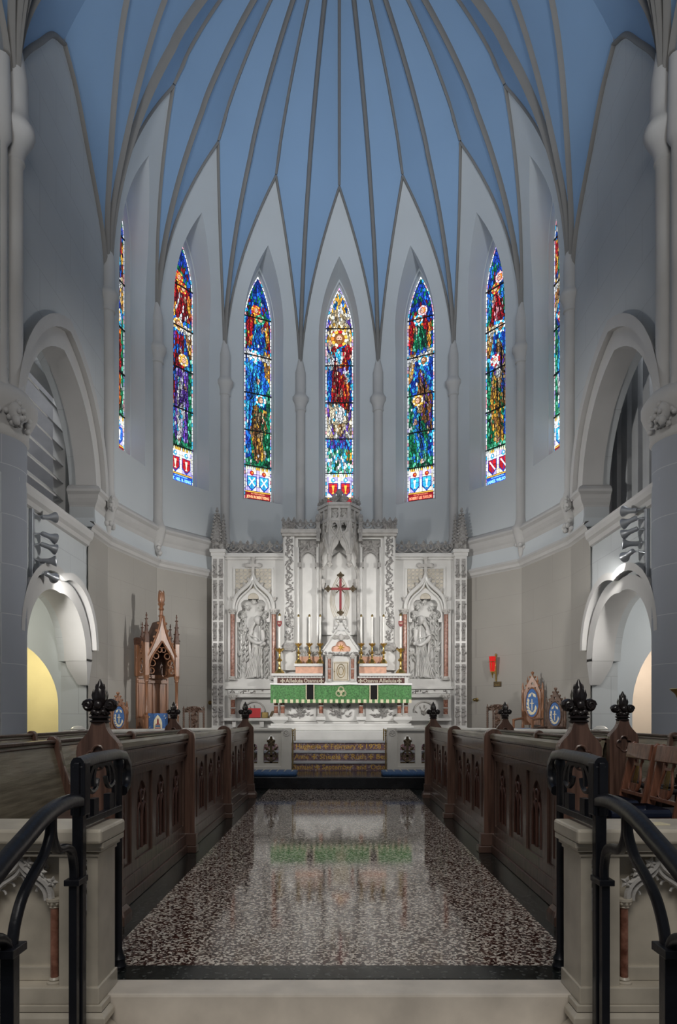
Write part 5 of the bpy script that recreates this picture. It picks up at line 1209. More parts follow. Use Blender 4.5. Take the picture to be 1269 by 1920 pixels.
for q in (-1, 1):
    m = MB().tube(spline([(q*.22, .1, .72), (q*.23, -.2, .70), (q*.23, -.36, .74), (q*.23, -.40, .70)], 6), [.026]*12+[.034]*7, 8); m.ell((q*.23, -.38, .70), .045, .055, .055, 12, 8); m.tube([(q*.23, -.3, .42), (q*.23, -.33, .68)], .024, 8); m.build('arm', 'oakblack', t, local=True, smooth=45)
    MB().lathe((q*.22, -.34, 0), [(.03, 0), (.022, .1), (.03, .2), (.022, .35), (.03, .42)], 10).build('leg', 'oakblack', t, local=True, smooth=40); MB().box(q*.22-.02, q*.22+.02, .06, .1, 0, .8).build('rear_leg', 'oakblack', t, local=True)
MB().box(-.24, .24, -.36, .08, .42, .50).build('seat_pad', 'navy', t, local=True, bevel=.02); MB().box(-.22, .22, .06, .1, .5, .84).build('backrest', 'oakblack', t, local=True, bevel=.01)
# ------------------------------------------------------------------ marble chancel parapets
def parapet(s):
    side = 'left' if s < 0 else 'right'
    t = thing('chancel_parapet', 'carved marble chancel wall with red columns at the %s of the step' % side, 'low wall', (s*1.6, 3.0, 0), 0, 'marble parapets of the chancel step')
    sx = lambda a, b: tuple(sorted((s*a, s*b))); F = lambda x: s*x
    MB().box(*sx(1.02, 3.6), 2.985, 3.11, .10, .66).build('body', 'cream', t)
    MB().box(*sx(.975, 3.62), 2.84, 3.16, .675, .735).build('cap', 'cream', t, bevel=.012)
    m = MB()
    for z, h, p in ((.655, .02, .035), (.635, .02, .02), (.615, .012, .008)): m.box(*sx(1.01-p, 3.6), 2.9-p, 3.12+p*.5, z, z+h)
    m.build('cap_moulding', 'cream', t)
    # end pier with sunk panel and carved head
    pan = [(F(1.055), .17), (F(1.125), .17), (F(1.125), .60), (F(1.055), .60)]
    m = MB().prism([(F(1.01), .07), (F(1.172), .07), (F(1.172), .62), (F(1.01), .62)], (0, 2.9, 0), X, Z, Y, 0, .025, [pan]); m.box(*sx(1.01, 1.172), 2.925, 3.12, .07, .62); m.build('end_pier', 'cream', t)
    m = foliage(MB(), (F(1.09), 2.918, 0), X, Z, -Y, (-.03, .03), (.47, .59), 30, .035, .018, 5)
    for q in (-1, 1): m.tube([(F(1.09)+q*a, 2.91, b) for a, b in bez((.034, .42), (.03, .47), (.0, .47), (0, .50), 6)], .006, 5)
    m.box(F(1.09)-.034, F(1.09)+.034, 2.905, 2.925, .385, .42)
    for q in range(6): m.leaf((F(1.09)+.012*math.cos(q*1.05), 2.904, .402+.012*math.sin(q*1.05)), X, Z, -Y, .03, .018, .01, q*1.05)
    m.build('pier_carving', 'carved', t)
    # arcade of cusped arches on little red columns
    sp = .29; cols = [1.205+sp*i for i in range(6)]
    for x in cols: column(t, F(x), 2.935, .07, .43, .0165, capm='cream')
    for a, b in zip(cols, cols[1:]):
        c = F((a+b)/2); m = MB(); og = ogee(c, sp/2-.012, .43, .60, 10)
        m.tube([V3(x, 2.93, z) for x, z in og], .015, 6, up=(0, -1, 0)); m.tube([V3(x, 2.94, z) for x, z in ogee(c, sp/2-.038, .42, .565, 10)], .011, 6, up=(0, -1, 0))
        for k in (3, 6, 9, 12, 15, 18):                  # cusps
            x, z = ogee(c, sp/2-.045, .42, .55, 10)[k]; m.tube([V3(x+.022*math.cos(u), 2.955, z-.02+.022*math.sin(u)) for u in [lerp(.1, PI-.1, j/6) for j in range(7)]], .006, 5)
        for k in (2, 5, 8, 12, 15, 18):                  # crockets
            x, z = og[k]; q = 1 if x > c else -1
            for j in range(5): m.leaf((x+q*.018+.012*math.cos(j*1.3), 2.925, z+.02+.012*math.sin(j*1.3)), X, Z, -Y, .036, .024, .014, j*1.3)
        for j in range(6): m.leaf((c+.018*math.cos(j*1.05), 2.925, .615+.014*math.sin(j*1.05)), X, Z, -Y, .04, .026, .014, j*1.05)
        m.build('cusped_arch', 'carved', t, smooth=40)
        m = foliage(MB(), (c, 2.975, 0), X, Z, -Y, (-.10, .10), (.50, .56), 34, .03, .014, 2); m.build('spandrel_carving', 'carved', t)
    m = MB(); m.box(*sx(1.0, 3.6), 2.885, 3.13, .0, .07); m.box(*sx(1.172, 3.6), 2.962, 3.0, .07, .13); m.box(*sx(.985, 3.6), 2.875, 2.99, -.03, .0)
    m.loft([[V3(s*(.985-i), y, z), V3(s*(.985-i), y2, z), V3(s*3.6, y2, z), V3(s*3.6, y, z)] for i, y, y2, z in [(.0, 2.875, 2.98, -.03), (.02, 2.855, 2.98, -.045), (.02, 2.855, 2.98, -.07), (-.01, 2.88, 2.98, -.085), (.03, 2.84, 2.98, -.12), (.03, 2.84, 2.98, -.17)]], closed=True)
    m.build('base', 'cream', t, bevel=.004)
    return t
parapet(-1); parapet(1)
tag(MB().obox((1.36, 2.99, .7355), V3(1, .12, 0).normalized(), V3(-.12, 1, 0).normalized(), Z, (-.05, .05), (-.035, .035), (0, .003)).build('card', 'creamfab'), 'small beige card lying on the cap of the right marble wall', 'card')
# ------------------------------------------------------------------ wrought iron handrails
RAILP = [(-1, -.7), (-.55, -1), (.55, -1), (1, -.7), (1, .3), (.6, .85), (0, 1), (-.6, .85), (-1, .3)]
BARP = [(-1, -.6), (1, -.6), (1, .6), (-1, .6)]
def handrail(s):
    side = 'left' if s < 0 else 'right'; x = s*1.05
    t = thing('handrail', 'black wrought-iron stair handrail with scrolled braces in front of the %s marble wall' % side, 'handrail', (x, 2.6, -.34), 0, 'iron handrails of the chancel steps')
    P = lambda y, z, dx=0: V3(x+dx, y, z)
    MB().tube(spline([P(2.84, .855), P(2.66, .87), P(2.47, .845), P(2.30, .79), P(2.12, .725), P(1.9, .63), P(1.6, .48), P(1.3, .33)], 8), .028, prof=RAILP, up=Z).build('rail', 'iron', t, smooth=45)
    m = MB().obox(P(2.80, 0), X, Y, Z, (-.022, .022), (-.022, .022), (-.5, 1.0)); m.build('newel_post', 'iron', t, bevel=.005)
    m = MB().obox(P(2.80, 0), X, Y, Z, (-.03, .03), (-.02, .045), (.80, 1.015)); m.obox(P(2.80, 0), X, Y, Z, (-.012, .012), (-.035, .05), (.80, 1.015)); m.build('newel_head', 'iron', t, bevel=.005)
    MB().lathe(P(3.30, 0), [(.034, 0), (.038, .015), (.03, .03), (.034, .05), (.022, .07), (.017, .1), (.017, .94), (.026, .96), (.026, .985), (.018, 1.0)], 12).build('rear_post', 'iron', t, smooth=40)
    MB().tube([P(2.78, 1.01), P(2.95, 1.02), P(3.25, 1.022), P(3.36, 1.01), P(3.41, .97), P(3.425, .91), P(3.40, .86), P(3.35, .84)], .026, prof=RAILP, up=lambda p: V3(0, p.y-3.2, p.z-.85) if p.y > 3.1 else Z).build('top_bar', 'iron', t, smooth=45)
    MB().obox(P(2.8, .765), X, Y, Z, (-.016, .016), (0, .5), (-.015, .015)).build('bottom_bar', 'iron', t, bevel=.003)
    m = MB(); c = 3.06
    ar = lancet(c, .17, .78, .88, .995, 6); m.tube([V3(x, a, b) for a, b in ar], .012, prof=BARP, up=X)
    m.tube([V3(x, a, b) for a, b in lancet(c, .10, .90, .93, .98, 6)], .011, prof=BARP, up=X)
    for q in (-1, 1):
        m.tube([V3(x, c+q*a, b) for a, b in bez((.165, .9), (.12, .86), (.06, .88), (.05, .93), 6)], .011, 6); m.obox(P(c+q*.10, .78), X, Y, Z, (-.014, .014), (-.03, .03), (0, .07))
    m.build('tracery_panel', 'iron', t, smooth=40)
    MB().tube(spline([P(2.535, .835), P(2.54, .76), P(2.58, .705), P(2.66, .695), P(2.72, .67), P(2.745, .61), P(2.748, .555)], 7), .017, prof=RAILP, up=X).build('scroll_brace', 'iron', t, smooth=45)
    MB().tube(spline([P(2.525, .835), P(2.515, .765), P(2.46, .70), P(2.38, .655), P(2.30, .60), P(2.25, .53), P(2.225, .46)], 7), .017, prof=RAILP, up=X).build('scroll_brace', 'iron', t, smooth=45)
    MB().tube(spline([P(1.96, .655), P(1.97, .58), P(2.02, .53), P(2.12, .52), P(2.18, .49), P(2.20, .45)], 7), .017, prof=RAILP, up=X).build('scroll_brace', 'iron', t, smooth=45)
    MB().obox(P(2.77, .545), X, Y, Z, (-.03, .03), (-.055, .05), (-.012, .012)).build('collar', 'iron', t, bevel=.003); MB().obox(P(2.21, .455), X, Y, Z, (-.034, .034), (-.05, .05), (-.014, .014)).build('collar', 'iron', t, bevel=.003)
    MB().obox(P(2.745, 0), X, Y, Z, (-.016, .016), (-.016, .016), (-.5, .545)).build('post', 'iron', t, bevel=.003); MB().obox(P(2.21, 0), X, Y, Z, (-.022, .022), (-.022, .022), (-.5, .455)).build('post', 'iron', t, bevel=.003)
    return t
handrail(-1); handrail(1)
# ------------------------------------------------------------------ communion rail, gates, kneelers
def comm_rail(s):
    side = 'left' if s < 0 else 'right'
    t = thing('communion_rail', 'cream marble communion rail with bronze grilles to the %s of the mosaic steps' % side, 'altar rail', (s*1.7, 12.42, .2), 0, 'marble communion rails')
    runs = [(V3(s*1.03, 12.42, 0), V3(s*2.55, 12.42, 0)), (V3(s*2.55, 12.42, 0), V3(s*4.08, 10.55, 0))]
    MB().box(*sorted((s*.855, s*1.035)), 12.33, 12.51, .2, .99).build('end_post', 'railm', t, bevel=.012)
    m = MB().tube([V3(s*.945+.05*math.cos(a), 12.325, .90+.05*math.sin(a)) for a in [2*PI*k/14 for k in range(14)]], .01, 5, closed=True)
    for k in range(6): m.leaf((s*.945+.022*math.cos(k*1.05), 12.325, .90+.022*math.sin(k*1.05)), X, Z, -Y, .05, .03, .015, k*1.05)
    m.build('rosette', 'carved', t, smooth=40)
    for a, b in runs:
        U = b-a; L = U.length; U.normalize(); W = V3(U.y, -U.x, 0)*s
        if W.y > 0: W = -W
        n = int(L/.36); hs = [trefoil(L*(i+.5)/n, .135, .36, .50) for i in range(n)]
        p = MB().prism([(0, .3), (L, .3), (L, .93), (0, .93)], a, U, Z, W, -.05, .05, hs).build('panel', 'railm', t)
        MB().obox(a, U, Z, W, (0, L), (.2, .31), (-.08, .09)).build('plinth', 'railm', t, bevel=.01)
        MB().loft([[a+U*k+W*w_+Z*z for w_, z in ((.06, .92), (.10, .935), (.11, .955), (.11, .975), (.09, .99), (-.09, .99), (-.11, .975), (-.10, .935), (-.06, .92))] for k in (-.02, L+.06)], closed=True).build('top_rail', 'railm', t)
        for i in range(n):
            c = L*(i+.5)/n; g = MB(); q = lambda x, z: a+U*(c+x)+Z*z
            g.obox(q(0, 0), U, Z, W, (-.022, .022), (.36, .84), (-.01, .01)); g.tube([q(.095*math.cos(v), .49+.095*math.sin(v)) for v in [2*PI*k/14 for k in range(14)]], .014, 5, closed=True)
            g.obox(q(0, 0), U, Z, W, (-.125, .125), (.475, .505), (-.01, .01)); g.obox(q(0, 0), U, Z, W, (-.125, .125), (.36, .385), (-.01, .01))
            for k in range(5): g.leaf(q(.05*math.cos(k*1.25+PI/2), .74+.05*math.sin(k*1.25+PI/2)), U, Z, W, .11, .075, .02, k*1.25+PI/2)
            for v in (-1, 1): g.leaf(q(v*.08, .62), U, Z, W, .12, .06, .02, PI/2-v*.9)
            g.build('bronze_grille', 'bronze', p, smooth=40)['label'] = 'dark bronze grille'
    e = V3(s*4.08, 10.55, 0); MB().box(*sorted((e.x-.08, e.x+.08)), e.y-.1, e.y+.08, .2, .99).build('end_post', 'railm', t, bevel=.01)
    MB().lathe((s*4.0, 10.62, 0), [(.10, .99), (.11, 1.0), (.09, 1.03), (.05, 1.05), (.01, 1.055)], 14).build('knob', 'railm', t, smooth=40)
    return t
comm_rail(-1); comm_rail(1)
for s in (-1, 1):
    side = 'left' if s < 0 else 'right'
    g = thing('rail_gate', 'brass gate folded back edge-on against the %s communion rail post' % side, 'gate', (s*.832, 12.42, .2), 0, 'folded brass gates of the communion rail')
    MB().box(*sorted((s*.818, s*.842)), 12.36, 12.40, .22, .97).build('stile', 'darkgold', g, bevel=.004); MB().box(*sorted((s*.818, s*.842)), 12.95, 12.99, .74, .97).build('stile', 'darkgold', g, bevel=.004)
    MB().box(*sorted((s*.82, s*.84)), 12.36, 12.70, .93, .96).build('top_bar', 'darkgold', g)
    m = MB()
    for k in range(5): m.tube([V3(s*.83+.0, 12.42+.05*math.cos(v), .84-.0+.05*math.sin(v)) for v in [2*PI*j/10 for j in range(10)]], .01, 5, closed=True); break
    for z in (.86, .90, .94): m.ell((s*.826, 12.35, z), .02, .015, .016, 7, 5)
    m.build('scrollwork', 'darkgold', g, smooth=40)
    kx = sorted((s*.72, s*2.5)); k = thing('kneeler', 'long blue kneeling cushion on the black step before the %s communion rail' % side, 'kneeler', (s*1.6, 11.8, .2), 0, 'blue kneeling cushions at the communion rail')
    MB().box(*kx, 11.56, 12.05, .2, .275).build('cushion', 'kneel', k, bevel=.03)
    m = MB()
    for i in range(14):
        for y in (11.66, 11.80, 11.94):
            m.ell((lerp(kx[0]+.08, kx[1]-.08, i/13), y, .276), .014, .014, .006, 7, 4)
    m.build('button', 'creamfab', k)
# ------------------------------------------------------------------ bishop's throne
def throne():
    t = thing('bishop_throne', 'tall carved oak canopied throne with crown finial against the left sanctuary wall', 'throne', (-3.60, 13.36, .5), math.radians(37)); t.scale = (.9, .9, .9)
    B = lambda m, n, mt, par=None, **k: m.build(n, mt, par or t, local=True, **k)
    hw, dp = .33, .50                                    # half width, depth; front faces -Y
    zc = 1.58                                            # top of columns above the floor
    B(MB().box(-hw, hw, -.02, .03, 0, 1.66), 'back_panel', 'throne')
    m = MB()
    for i in range(5): m.box(-hw+.02+i*.155-.012, -hw+.02+i*.155+.012, -.045, -.02, .75, 1.5)
    m.box(-hw, hw, -.05, -.02, 1.48, 1.54); m.box(-hw, hw, -.06, -.02, 1.58, 1.66); B(m, 'back_mouldings', 'throne', bevel=.004)
    for q in (-1, 1):
        sidep = MB().prism([(-.52, 0), (.03, 0), (.03, .74), (-.36, .74), (-.52, .45)], (q*hw, 0, 0), Y, Z, X, -.02, .02, [quatrefoil(-.17, .52, .13)]); B(sidep, 'side_panel', 'throne')
        B(MB().box(q*hw-.01, q*hw+.01, -.4, .02, .3, .72), 'side_backing', 'thronedark')
        a = MB().tube(spline([(q*hw, -.40, .42), (q*hw, -.44, .55), (q*hw, -.36, .70), (q*hw, -.40, .80), (q*hw, -.47, .80)], 6), .035, 8); a.ell((q*hw, -.46, .79), .055, .06, .06, 10, 7)
        B(a, 'arm_scroll', 'throne', smooth=45)
        B(MB().box(q*hw-.022, q*hw+.022, -.03, .05, .72, 1.62), 'rear_post', 'throne', bevel=.005)
        c = MB().lathe((q*hw, -dp, 0), [(.05, .74), (.055, .78), (.035, .80), (.035, .83), (.042, .85), (.032, .87), (.032, 1.48), (.045, 1.5), (.04, 1.53), (.06, 1.58), (.06, 1.62)], 14); c.lathe((q*hw, -dp, 0), [(.045, 0), (.045, .74)], 10)
        B(c, 'column', 'throne', smooth=40)
        B(MB().box(q*hw-.045, q*hw+.045, -dp-.045, -dp+.045, 1.62, 2.30), 'upper_pier', 'throne', bevel=.006)
        B(pinnacle(MB(), (q*hw, -dp, 2.30), .10, .62, crock=4), 'pinnacle', 'thronedark', smooth=40)
        B(pinnacle(MB(), (q*(hw-.02), -dp*.45, 2.2), .09, .55, crock=3), 'pinnacle', 'thronedark', smooth=40)
        B(MB().box(q*hw-.05, q*hw+.05, -.05, .05, 1.62, 2.36), 'rear_pier', 'throne', bevel=.006); B(MB().lathe((q*hw, 0, 0), [(.07, 2.28), (.08, 2.32), (.085, 2.42), (.06, 2.44)], 4, phase=PI/4), 'pier_cap', 'thronedark')
        # side gable with traceried light
        sg = MB().prism([(-dp+.04, 1.62), (-.05, 1.62), (-.05, 2.0), (-dp/2-.02, 2.34), (-dp+.04, 2.0)], (q*hw, 0, 0), Y, Z, X, -.018, .018, [lancet(-dp/2-.02, .10, 1.68, 1.86, 2.0, 5), circ(-dp/2-.02, 2.12, .05, 10)]); B(sg, 'side_gable', 'throne')
        m = MB().tube([V3(q*hw+q*.02, -dp/2-.02+.075*math.cos(v), 1.80+.10*math.sin(v)) for v in [2*PI*k/10 for k in range(10)]], .014, 5, closed=True)
        for k in range(3): m.tube([V3(q*hw+q*.02, -dp/2-.02+.035*math.cos(v)+.03*math.cos(k*2.1+.5), 2.12+.035*math.sin(v)*.6+.03*math.sin(k*2.1+.5)) for v in [2*PI*j/8 for j in range(8)]], .008, 5, closed=True)
        B(m, 'side_tracery', 'throne', smooth=40)
    # front gable: steep ogee arch with cusping and crockets
    og = [(.285, 1.66)]+bez((.285, 1.66), (.30, 2.0), (.14, 2.1), (0, 2.34), 8)[1:]
    inn = og+[(-a, b) for a, b in reversed(og[:-1])]
    gab = MB().prism([(.29, 1.64), (.33, 1.7), (.33, 2.05)]+bez((.33, 2.05), (.2, 2.3), (.06, 2.5), (.03, 2.84), 6)+[(-a, b) for a, b in reversed(bez((.33, 2.05), (.2, 2.3), (.06, 2.5), (.03, 2.84), 6))]+[(-.33, 2.05), (-.33, 1.7), (-.29, 1.64)]+[(a, b) for a, b in reversed(inn)], (0, -dp, 0), X, Z, Y, -.02, .03)
    B(gab, 'front_gable', 'throne')
    m = MB()
    for q in (-1, 1):
        m.tube([V3(q*a, -dp-.03, b) for a, b in bez((.32, 2.02), (.2, 2.28), (.06, 2.5), (.03, 2.86), 8)], .022, 6); m.tube([V3(q*a, -dp-.03, b) for a, b in og], .018, 6)
        for k in range(5):
            a, b = bez((.32, 2.02), (.2, 2.28), (.06, 2.5), (.03, 2.86), 6)[k+1]; m.ell((q*(a+.03), -dp-.02, b+.02), .032, .03, .03, 7, 5)
        for a, b, r in ((.22, 1.72, .06), (.20, 1.88, .065), (.12, 2.03, .06), (.04, 2.16, .05)):
            m.tube([V3(q*a+r*math.cos(v), -dp+.005, b+r*math.sin(v)) for v in [2*PI*k/10 for k in range(10)]], .013, 5, closed=True)
    B(m, 'gable_mouldings', 'throne', smooth=45)
    can = MB().loft([[V3(-hw, y, 2.0) for y in (-dp+.03, 0)], [V3(0, y, 2.78) for y in (-dp+.03, 0)], [V3(hw, y, 2.0) for y in (-dp+.03, 0)]]); can.add([(-hw, -.0, 1.6), (hw, 0, 1.6), (hw, 0, 2.0), (0, 0, 2.78), (-hw, 0, 2.0)], [(0, 1, 2, 3, 4)]); B(can, 'canopy_roof', 'thronedark')
    fn = MB().lathe((0, -dp+.02, 0), [(.05, 2.78), (.045, 2.84), (.065, 2.87), (.04, 2.89), (.035, 2.98), (.06, 3.0), (.05, 3.03), (.03, 3.06)], 12)
    B(fn, 'finial_stem', 'throne', smooth=40)
    cu = MB().lathe((0, -dp+.02, 0), [(.03, 3.05), (.06, 3.09), (.075, 3.12), (.06, 3.14), (.075, 3.2), (.07, 3.32), (.055, 3.36), (.04, 3.34)], 10)
    for k in range(5): cu.leaf(V3(.055*math.cos(k*1.257), -dp+.02+.055*math.sin(k*1.257), 3.36), Z, V3(-math.sin(k*1.257), math.cos(k*1.257), 0), V3(math.cos(k*1.257), math.sin(k*1.257), 0), .10, .06, .012)
    B(cu, 'crown_finial', 'throne', smooth=40)
    B(MB().box(-hw+.02, hw-.02, -.48, 0, .32, .42), 'seat', 'throne', bevel=.01)
    bk = B(MB().box(-.235, .235, -.28, -.20, .44, .84), 'embroidered_back', 'bluefab', bevel=.015)
    y = -.288
    m = MB().prism([(.095, .46)]+[(.095, .62)]+bez((.095, .62), (.09, .72), (.04, .76), (0, .81), 6)+[(-a, b) for a, b in reversed(bez((.095, .62), (.09, .72), (.04, .76), (0, .81), 6))]+[(-.095, .46)], (0, y, 0), X, Z, -Y, 0, .006); B(m, 'cream_badge', 'creamfab', bk)
    m = MB().box(-.05, .05, y-.014, y-.004, .60, .62); m.box(-.018, .018, y-.014, y-.004, .62, .70); m.prism([(-.02, .70), (.02, .70), (0, .74)], (0, y-.004, 0), X, Z, -Y, 0, .01); m.prism([(-.06, .48), (.06, .48), (.06, .54), (-.06, .54)], (0, y-.006, 0), X, Z, -Y, 0, .008); B(m, 'red_emblem', 'redpaint', bk)
    m = MB().box(-.055, .055, y-.013, y-.004, .555, .59); B(m, 'blue_band', 'kneel', bk)
    m = MB()
    for a, b in ((-.18, .76), (.18, .74), (-.17, .55), (.17, .52), (.15, .79)): m.leaf((a, y+.005, b), X, Z, -Y, .05, .02, .004, 1)
    B(m, 'scattered_motifs', 'creamfab', bk)
throne()
# ------------------------------------------------------------------ sanctuary chairs
def oval_chair(loc, rz_, h, w_, label, mt='throne', spires=2):
    t = thing('gothic_chair', label, 'chair', loc, rz_); B = lambda m, n, mm, par=None, **k: m.build(n, mm, par or t, local=True, **k)
    hw = w_/2; oz = h*.60; orx, orz = hw*.66, h*.165
    ov = [(orx*math.cos(a), oz+orz*math.sin(a)*(1.12 if math.sin(a) > 0 else 1)) for a in [2*PI*k/24 for k in range(24)]]
    fr = MB().prism([(hw*.86, h*.34), (hw*.86, h*.74), (hw*.5, h*.84), (0, h*.95), (-hw*.5, h*.84), (-hw*.86, h*.74), (-hw*.86, h*.34)], (0, 0, 0), X, Z, Y, -.02, .02, [ov, circ(0, h*.845, hw*.13, 8), circ(-hw*.33, h*.79, hw*.09, 6), circ(hw*.33, h*.79, hw*.09, 6)]); B(fr, 'back_frame', mt)
    m = MB().tube([V3(a*1.06, -.025, oz+(b-oz)*1.05) for a, b in ov], .016, 6, closed=True); B(m, 'oval_moulding', mt, smooth=40)
    pd = MB().prism(ov, (0, 0, 0), X, Z, Y, -.024, .014); pad = B(pd, 'embroidered_pad', 'bluefab')
    e = MB(); rg = random.Random(7); y = -.026                     # cream wreath of leaves round a cross
    for k in range(9):
        a = -2.6+k*.52+PI/2*0; e.leaf((orx*.62*math.cos(-PI/2+a*.75), y, oz-.01+orz*.68*math.sin(-PI/2+a*.75)), X, Z, -Y, orz*.42, orz*.20, .005, -PI/2+a*.75+PI/2+.5)
    e.prism([(-.008, oz-orz*.5), (.008, oz-orz*.5), (.008, oz+orz*.35), (-.008, oz+orz*.35)], (0, y, 0), X, Z, -Y, 0, .005); e.prism([(-orx*.28, oz), (orx*.28, oz), (orx*.28, oz+.016), (-orx*.28, oz+.016)], (0, y, 0), X, Z, -Y, 0, .005)
    for q in (-1, 1): e.leaf((q*orx*.3, y, oz+orz*.65), X, Z, -Y, orz*.5, orz*.22, .005, PI/2+q*.7)
    B(e, 'embroidery', 'creamfab', pad)
    cr = MB()
    for q in (-1, 1):
        B(MB().lathe((q*hw, 0, 0), [(.024, 0), (.024, h*.30), (.032, h*.32), (.022, h*.36), (.026, h*.5), (.034, h*.52), (.022, h*.55), (.026, h*.66), (.034, h*.68), (.024, h*.72), (.03, h*.76), (.016, h*.78), (.022, h*.80), (.006, h*.86)], 10), 'back_post', mt, smooth=40)
        for k in range(5): a, b = lerp(.86, .06, k/4)*hw, lerp(.76, .97, k/4)*h; cr.ell((q*a, -.0, b+.015), .022, .02, .022, 7, 5)
        if spires == 2: cr.lathe((q*hw*.5, 0, 0), [(.02, h*.82), (.014, h*.86), (.026, h*.88), (.012, h*.90), (.004, h*.94)], 8)
        B(MB().tube([(q*hw*.95, -.44, h*.40), (q*hw, -.2, h*.415), (q*hw, 0, h*.42)], .022, 8), 'arm', mt, smooth=40); B(MB().lathe((q*hw*.95, -.42, 0), [(.028, 0), (.02, .1), (.028, .2), (.02, .3), (.026, h*.40)], 10), 'front_leg', mt, smooth=40)
    cr.lathe((0, 0, 0), [(.022, h*.94), (.014, h*.955), (.026, h*.965), (.014, h*.975), (.004, h)], 8); B(cr, 'crest', mt, smooth=40)
    B(MB().box(-hw*.95, hw*.95, -.45, 0, h*.25, h*.30), 'seat', 'bluefab', bevel=.02)
    return t
oval_chair((3.72, 13.35, .5), math.radians(-40), 1.57, .40, 'tall pointed gothic chair with blue oval back beside the right wall')
oval_chair((3.82, 12.25, .5), math.radians(-52), 1.21, .38, 'shorter dark gothic chair with blue oval back nearest the right passage', 'carvchair', 1)
oval_chair((-3.83, 12.0, .5), math.radians(52), 1.12, .36, 'small gothic chair with blue oval back left of the tall throne', 'throne', 1)
def carved_chair(loc, rz_, h, label):
    t = thing('carved_chair', label, 'chair', loc, rz_, 'openwork carved chairs by the reredos'); B = lambda m, n, mm, par=None, **k: m.build(n, mm, par or t, local=True, **k); hw = .19
    for q in (-1, 1):
        tw = MB().lathe((q*hw, 0, 0), [(.022, 0), (.022, h*.45)]+[(.017+.007*(k % 2), h*lerp(.45, .92, k/20)) for k in range(21)]+[(.026, h*.93), (.012, h*.96), (.004, h)], 10); B(tw, 'twisted_post', 'carvchair', smooth=40)
        tw = MB().lathe((q*hw*.42, 0, 0), [(.014+.006*(k % 2), h*lerp(.5, .86, k/16)) for k in range(17)], 8); B(tw, 'twisted_spindle', 'carvchair', smooth=40); B(MB().box(q*hw-.02, q*hw+.02, -.42, -.38, 0, h*.42), 'front_leg', 'carvchair')
    p = MB().prism(lancet(0, .055, h*.5, h*.8, h*.88, 6), (0, 0, 0), X, Z, Y, -.012, .012); foliage(p, (0, -.012, 0), X, Z, -Y, (-.045, .045), (h*.52, h*.84), 26, .05, .02, 3); B(p, 'carved_splat', 'carvchair')
    c = MB().prism([(-hw, h*.86), (hw, h*.86), (hw*.8, h*.92)]+[(hw*.75*math.cos(a), h*.92+h*.075*math.sin(a)) for a in [PI*k/8 for k in range(9)]]+[(-hw*.8, h*.92)], (0, 0, 0), X, Z, Y, -.015, .015); foliage(c, (0, -.015, 0), X, Z, -Y, (-hw*.85, hw*.85), (h*.87, h*.97), 34, .05, .025, 6); B(c, 'carved_crest', 'carvchair')
    B(MB().box(-hw, hw, -.42, .02, h*.40, h*.46), 'seat', 'carvchair', bevel=.01)
    return t
carved_chair((-2.79, 13.3, .5), math.radians(20), .90, 'dark openwork carved chair between the throne and the left end of the reredos')
carved_chair((3.03, 13.3, .5), math.radians(-25), .94, 'dark openwork carved chair between the red lamp and the tall blue chair')
# ------------------------------------------------------------------ wall fittings
n3 = -nrm(2); u3 = lat(2)
wp = V3(3.32, 14.79, 0)+n3*.0; wallp = lambda px, z, k: (lambda q: q)(None)
def on_wall(k, px, z, off=.0):                            # point on lower-wall facet k seen at image column px
    r = AP-.03; n, l = nrm(k), lat(k); c = (px-636)/1300
    u = (c*(CY+n.y*r)-n.x*r)/(l.x-c*l.y); return V3(0, CY, z)+n*r+l*u-n*off
p = on_wall(2, 931, 2.30); t = thing('sanctuary_lamp', 'red glass sanctuary lamp on a brass wall bracket at the right', 'lamp', p); N_ = -nrm(2); g = p+N_*.14
MB().lathe(g, [(.045, -.16), (.055, -.1), (.062, .05), (.07, .14), (.072, .16), (.064, .16), (.05, -.1)], 16).build('red_glass', 'ruby', t, smooth=40)
fl = MB().ell(g+Z*-.09, .016, .016, .035, 8, 6).build('flame', 'flame', t, smooth=60)
m = MB().lathe(g, [(.05, -.175), (.052, -.155), (.03, -.18), (.02, -.22), (.008, -.25), (.012, -.27), (.003, -.29)], 12); m.tube([g+V3(.075*math.cos(a), .075*math.sin(a), .05) for a in [2*PI*k/16 for k in range(16)]], .007, 6, closed=True)
for k in range(3): m.tube([g+V3(.07*math.cos(k*2.1), .07*math.sin(k*2.1), .05), g+V3(.05*math.cos(k*2.1), .05*math.sin(k*2.1), -.17)], .005, 5)
m.build('brass_holder', 'gold', t, smooth=40)
m = MB().tube(spline([p+Z*.18+N_*.02, p+Z*.1+N_*.04, p+Z*-.1+N_*.03, p+Z*-.36+N_*.02], 6), .016, 7); m.tube([p+Z*.05+N_*.02, g+Z*.05-N_*.07], .009, 6); m.tube([p+Z*-.2+N_*.02, g+Z*-.18-N_*.04], .009, 6); m.ell(p+Z*.2+N_*.03, .022, .022, .03, 8, 6); m.build('wall_bracket', 'gold', t, smooth=40)
p = on_wall(2, 933, 1.88, .0); t = thing('wall_plaque', 'small bronze lettered plaque on the wall under the red lamp', 'plaque', p)
MB().obox(p, lat(2), Z, -nrm(2), (-.10, .10), (-.055, .055), (.001, .016)).build('plate', 'bronze', t, bevel=.004)
m = MB()
for z, w_ in ((.025, .15), (0, .13), (-.025, .15)): text(m, 'IN MEMORIAM' if z else 'ETERNAL LIGHT', p+Z*z-nrm(2)*.017, lat(2), Z, -nrm(2), .018, width=w_, ext=.001)
m.build('lettering', 'gold', t)
